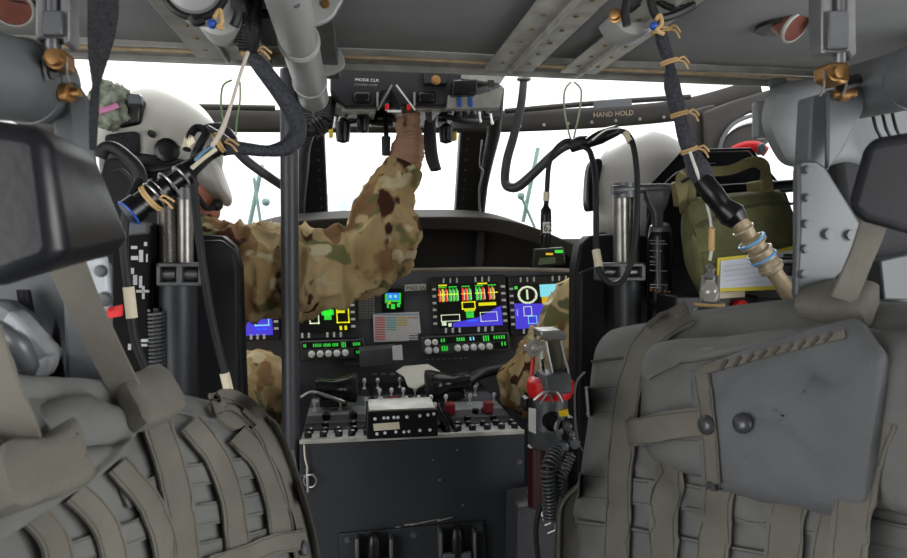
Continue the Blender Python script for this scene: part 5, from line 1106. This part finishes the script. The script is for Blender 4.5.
for k, (pts, lbl) in enumerate((([(560, 446, 1.11), (552, 458, 1.09), (548, 470, 1.08), (549, 490, 1.08), (551, 520, 1.09)], 'left corrugated black hose below the fire extinguisher'), ([(570, 452, 1.12), (563, 468, 1.11), (557, 480, 1.10), (556, 500, 1.10), (557, 522, 1.11)], 'right corrugated black hose below the fire extinguisher'))):
    t = thing('corrugated_hose', lbl, 'hose', P(pts[0][0], pts[0][1], 1.1), 'corrugated hoses'); Q = [P(*q) for q in pts]
    obj('core', M().tube(Q, .0085, 12, 5), black_m, t); obj('corrugation', M().helix(spline(Q, 6), .0115, .0024, 22, 14, 6), mat('corrugation_grey', '4c4e52', .35), t)
m = plate([(518, 508), (560, 502), (563, 640), (516, 640)], 1.20, .10); bx_ = thing('floor_box', 'dark grey box with white letters on the floor beside the console', 'box', P(540, 640, 1.2)); obj('case', m, mat('box_dark', '3a3b3e', .6), bx_, .004)
text('lettering', 'SITT', P(540, 512, 1.198), (.35, 0, -1), (1, 0, .35), .020, white_m, bx_)
bundle('floor_cable', 'black cable curling down between the console and the corrugated hoses', [(548, 496, 1.12), (540, 508, 1.12), (536, 530, 1.12), (538, 560, 1.12), (540, 600, 1.12)], .005, rubber_m)
bundle('silver_cable', 'short silver cable beside the console foot', [(528, 492, 1.26), (534, 500, 1.24), (541, 508, 1.22), (544, 514, 1.2)], .004, alu_m)
# ================================================================ BIG BAGS ON THE CREW SEATS
stitch = mat('stitch_dark', '3f3e39', .9)
def bag_base(lbl, base, outline, Yf, T, seed, cen):
    t = thing('rucksack', lbl, 'bag', base, 'grey rucksacks with webbing'); m = pillow(outline, Yf, T, .10, 40, 3.2, .022, 5.0, seed, k=6, cen=cen)
    obj('body', m, bag_m, t, ang=70); return t, bvh(m), m
def band(tr, par, path, w_, off=.003, n_='webbing_band', bulge=0, st=True, ma=None):
    o = obj(n_, strap(tr, path, w_, off, .0022, 7, bulge), ma or bagw_m, par, ang=60)
    if st:
        # stitched edge lines
        for sg in (-1, 1):
            Q = []
            for i, (x, y) in enumerate(path):
                a = path[max(i-1, 0)]; b = path[min(i+1, len(path)-1)]; d = Vector((b[0]-a[0], b[1]-a[1])).normalized(); Q.append((x-d.y*sg*w_*.40, y+d.x*sg*w_*.40))
            obj('stitching', strap(tr, Q, .9, off+.0022, .0004, 7, bulge, wv=1), stitch, o)
    return o
YL = lambda u, v: .66+.30*max(-.3, min(1.1, u/320))-.0004*(v-400)
OL = [(-80, 382), (-30, 380), (10, 379), (40, 376), (75, 379), (110, 385), (150, 389), (185, 395), (225, 405), (262, 422), (280, 438), (290, 455), (297, 485), (305, 520), (315, 560), (330, 640), (330, 700), (-90, 700)]
lb, TL, mL = bag_base('large grey rucksack with webbing straps on the left crew seat', P(120, 640, .9), OL, YL, .11, 3, (110, 560))
fl = patch(TL, [(-60, 392), (20, 388), (90, 390), (122, 396), (131, 420), (128, 440), (112, 460), (86, 482), (54, 502), (20, 525), (-60, 560)], .012, .014, 22, 6, .010, .020, 4); obj('top_flap', fl, bag_m, lb, ang=70); TF = bvh(fl)
# horizontal bands first, then the vertical loops over them
for path, w_ in (([(172, 478), (205, 474), (250, 468), (292, 462)], 22), ([(176, 518), (215, 513), (260, 504), (300, 494)], 22), ([(182, 556), (225, 548), (262, 540), (306, 528)], 20), ([(60, 558), (95, 545), (140, 528), (160, 520)], 22), ([(120, 500), (150, 488), (165, 482)], 20)): band(TL, lb, path, w_, .0035, ma=bag_m)
for path, w_ in (([(110, 468), (130, 492), (146, 520), (156, 550), (162, 590)], 25), ([(66, 496), (84, 516), (98, 540), (108, 580)], 27), ([(24, 520), (40, 545), (50, 580)], 30), ([(186, 430), (206, 455), (220, 488), (228, 525), (232, 580)], 24), ([(232, 438), (254, 462), (266, 492), (272, 520), (276, 548)], 23)): band(TL, lb, path, w_, .008, 'webbing_loop', .003)
band(TL, lb, [(150, 432), (160, 462), (168, 495), (174, 530), (178, 590)], 30, .010, 'shoulder_strap')
band(TL, lb, [(208, 412), (224, 408), (240, 416), (258, 434), (271, 460), (283, 495), (295, 535), (306, 590)], 24, .008, 'side_strap', .003)
obj('strap_fold', patch(TL, [(204, 410), (222, 406), (238, 414), (248, 428), (232, 432), (218, 424)], .006, .006, 6, 2, .004), bagw_m, lb)
band(TL, lb, [(196, 572), (235, 556), (270, 546), (296, 541)], 20, .013, 'snap_band')
h, n_ = hit(TL, 292, 551); obj('snap', M().lathe(h+n_*.016, n_, [(0, .009), (.003, .009), (.005, .006), (.006, .001)], 16), gun_m, lb)
# folds along the top
for path in ([(20, 384), (60, 382), (100, 388), (140, 396), (190, 404)], [(150, 404), (190, 414), (230, 424), (262, 436)]): obj('fold_ridge', M().tube([hit(TL, x, y)[0] for x, y in path], (.003, .006, .007, .006, .003)[:len(path)], 8, 5, flat=(0, 1, 0)), bag_m, lb)
# strap coming down from the seat frame, and its keeper sleeve
st_ = thing('harness_strap', 'grey webbing strap coming down from the left cushion into a keeper on the bag', 'strap', P(100, 400, .7), 'grey harness straps')
a = hit(TL, 138, 412)[0]; obj('webbing', ribbon([P(66, 262, .62), P(84, 305, .645), P(108, 355, .67), P(126, 392, .68), a+Vector((0, -.022, 0))], (.032, .031, .031, .031, .031), (1, -.2, .35), .003), bagw_m, st_)
kp = patch(TL, [(108, 402), (130, 396), (152, 391), (160, 402), (168, 424), (148, 434), (124, 441), (115, 424)], .030, .016, 8, 2, .008, .003, 2, Yd=.7); obj('keeper_sleeve', kp, bagw_m, st_)
st_ = thing('harness_strap', 'wide grey webbing strap entering the frame edge over the left bag', 'strap', P(5, 400, .6), 'grey harness straps')
obj('webbing', ribbon([P(-24, 330, .50), P(-8, 380, .50), P(8, 420, .505), P(24, 474, .55)], (.036, .036, .036, .036), (1, -.2, .3), .003), bagw_m, st_)
obj('keeper_sleeve', patch(TL, [(-40, 470), (0, 458), (38, 444), (44, 470), (50, 496), (30, 506), (4, 518), (-40, 530)], .040, .022, 8, 3, .008, .003, 5), bagw_m, st_)
# lap belt hardware and mesh at the far left
bk = thing('belt_buckle', 'pale grey seat belt lever hardware at the left edge above the bag', 'buckle', P(30, 380, .72))
whm = mat('pale_grey_cast', '8f9194', .55, 0, .1)
obj('casting', plate(smoothpoly([(-30, 350), (-10, 345), (4, 316), (14, 314), (30, 330), (50, 352), (52, 362), (34, 372), (28, 384), (-30, 400)], 3), .74, .03), whm, bk, .008)
obj('lever', rodpx([(-10, 322, .70), (8, 334, .69), (20, 346, .69), (28, 366, .70), (22, 374, .70)], (.006, .009, .010, .010, .006), 12), gun_m, bk); obj('latch', plate(smoothpoly([(34, 366), (46, 356), (52, 362), (46, 376), (36, 378)], 3), .72, .02), whm, bk, .004)
obj('slot', plate(smoothpoly([(6, 340), (12, 336), (22, 348), (20, 356), (14, 354)], 3), .72, .01), black_m, bk)
obj('grey_wedge', plate([(-20, 300), (4, 302), (28, 318), (40, 340), (32, 350), (-20, 330)], .77, .03), mat('seat_tube_grey', '5f6366'), bk, .006)
dots = fabric('dotted_mesh', '2c2c30', 350, 1.5, .6)
tag(obj('mesh_net', plate([(16, 290), (28, 290), (36, 332), (33, 345), (20, 318)], .80, .006), dots), 'dark dotted netting beside the left belt hardware', 'net')
tag(obj('mesh_triangle', plate([(55, 318), (58, 330), (64, 378), (48, 378), (50, 350)], .77, .004), dots), 'narrow grey mesh triangle hanging between the left strap and belt hardware', 'net')
# ---- right bag
YR = lambda u, v: .98-.30*max(-.1, min(1.3, (u-580)/330))-.0003*(v-400)
OR_ = [(594, 356), (598, 344), (606, 334), (618, 328), (650, 322), (690, 312), (730, 306), (780, 300), (830, 296), (880, 302), (960, 305), (1010, 330), (1020, 700), (575, 700), (574, 600), (576, 560), (578, 530), (573, 512), (578, 490), (583, 455), (588, 420), (590, 385)]
rb, TR, mR = bag_base('large grey rucksack with a big flap pocket on the right crew seat', P(760, 640, .9), OR_, YR, .10, 11, (770, 520))
band(TR, rb, [(592, 362), (612, 360), (640, 357)], 2, .002, 'seam', st=False, ma=stitch)
for path, w_ in (([(586, 402), (612, 400), (640, 398)], 30), ([(578, 486), (630, 490), (700, 500), (780, 516), (860, 530), (930, 545)], 26), ([(578, 520), (630, 528), (700, 540), (780, 556)], 4)): band(TR, rb, path, w_, .0035, ma=bag_m)
for path, w_ in (([(674, 446), (670, 490), (668, 530), (666, 590)], 28), ([(726, 478), (722, 510), (718, 545), (716, 590)], 32), ([(796, 500), (790, 530), (786, 590)], 38), ([(846, 505), (838, 540), (830, 590)], 36)): band(TR, rb, path, w_, .009, 'webbing_loop', .003)
band(TR, rb, [(692, 318), (666, 332), (645, 352), (634, 385), (628, 430), (624, 490), (622, 540), (620, 600)], 25, .010, 'shoulder_strap')
# front pouch and flap
YP = lambda u, v: YR(u, v)-.095
pm_ = pillow([(642, 366), (650, 350), (664, 344), (700, 342), (760, 334), (830, 322), (885, 330), (960, 330), (975, 420), (960, 520), (890, 512), (810, 500), (740, 484), (700, 478), (668, 470), (648, 456), (640, 430), (641, 400)], YP, .045, .05, 26, 3.4, .012, 7, 17, k=4, cen=(780, 410)); obj('front_pouch', pm_, bag_m, rb, ang=70); TP = bvh(pm_)
obj('pouch_lip', patch(TP, [(646, 372), (652, 352), (668, 345), (720, 342), (780, 334), (800, 338), (760, 350), (700, 362), (664, 366), (652, 380)], .006, .008, 6, 3, .006, .004, 3), bag_m, rb)
for path in ([(650, 362), (690, 352), (740, 346), (800, 334)], [(660, 350), (700, 340), (760, 333), (820, 322)]): obj('fold_ridge', M().tube([hit(TP, x, y)[0] for x, y in path], (.002, .006, .006, .002), 8, 5, flat=(0, 1, 0)), bag_m, rb)
flp = patch(TP, [(697, 378), (702, 372), (740, 360), (790, 346), (845, 333), (862, 335), (886, 352), (890, 366), (884, 420), (878, 470), (874, 500), (858, 505), (820, 498), (770, 488), (722, 480), (708, 482), (705, 450), (700, 410)], .016, .014, 16, 3, .006, .006, 9, Yd=.7)
f_ = obj('pocket_flap', flp, mat('flap_grey_cordura', '57585a', .85, 0, .12, 14, .25, 300), rb, ang=70); TFl = bvh(flp)
band(TFl, f_, [(697, 374), (720, 367), (760, 356), (800, 346), (846, 335)], 8, .002, 'trim_webbing', st=False)
band(TFl, f_, [(704, 376), (708, 405), (712, 440), (714, 470), (715, 486)], 15, .003, 'trim_webbing')
for i in range(9): x = 722+13*i; band(TFl, f_, [(x, 370-3.3*i), (x+7, 362-3.3*i)], 3, .0045, 'webbing_check', st=False, ma=mat('webbing_dark', '4a463d', .9))
band(TR if False else TP, rb, [(641, 432), (665, 430), (690, 427), (712, 424)], 26, .018, 'closing_tab')
for (x, y, r_) in ((709, 425, .0105), (744.5, 424, .0105)): h, n_ = hit(TFl, x, y); obj('snap', M().lathe(h+n_*.004, n_, [(0, r_*1.1), (.002, r_*1.1), (.004, r_*.95), (.007, r_*.7), (.008, r_*.3), (.0082, .0005)], 20), mat('snap_dark', '3f4044', .3, .4), f_)
band(TR, rb, [(905, 425), (893, 470), (886, 510), (882, 550), (880, 600)], 40, .050, 'edge_strap')
st_ = thing('harness_strap', 'grey webbing strap coming down from the right cushion into a keeper on the bag', 'strap', P(850, 300, .7), 'grey harness straps')
obj('webbing', ribbon([P(874, 222, .66), P(866, 245, .66), P(855, 272, .665), P(843, 300, .67)], (.036, .036, .037, .038), (1, .1, .2), .003), bagw_m, st_)
obj('keeper_sleeve', patch(TR, [(800, 318), (806, 304), (826, 295), (850, 297), (878, 302), (876, 316), (868, 330), (840, 328), (812, 322)], .022, .018, 8, 3, .010, .004, 3, Yd=.72), bagw_m, st_)
# grey-green flap standing beside the right bag, low
tag(obj('seat_skirt', M().tube(px3([(558, 600, 1.04), (559, 540, 1.04), (560, 512, 1.04), (566, 498, 1.04), (576, 488, 1.04), (588, 470, 1.04)]), .003, 8, 5), bagw_m), 'thin grey piping edge standing beside the foot of the right bag', 'piping')
tag(obj('seat_pan_cover', plate(smoothpoly([(560, 515), (568, 499), (582, 488), (600, 488), (600, 640), (558, 640)], 2), 1.05, .02), mat('cover_grey_tan', '45433d', .9)), 'dark grey-tan fabric cover beside the foot of the right bag', 'cover')
tag(obj('webbing_side_loop', rodpx([(585, 372, 1.02), (576, 384, 1.02), (575, 410, 1.02), (578, 440, 1.02), (584, 452, 1.02)], .004, 8, 5, flat=(0, 1, 0)), bagw_m), 'thin webbing loop standing out from the left side of the right bag', 'loop')
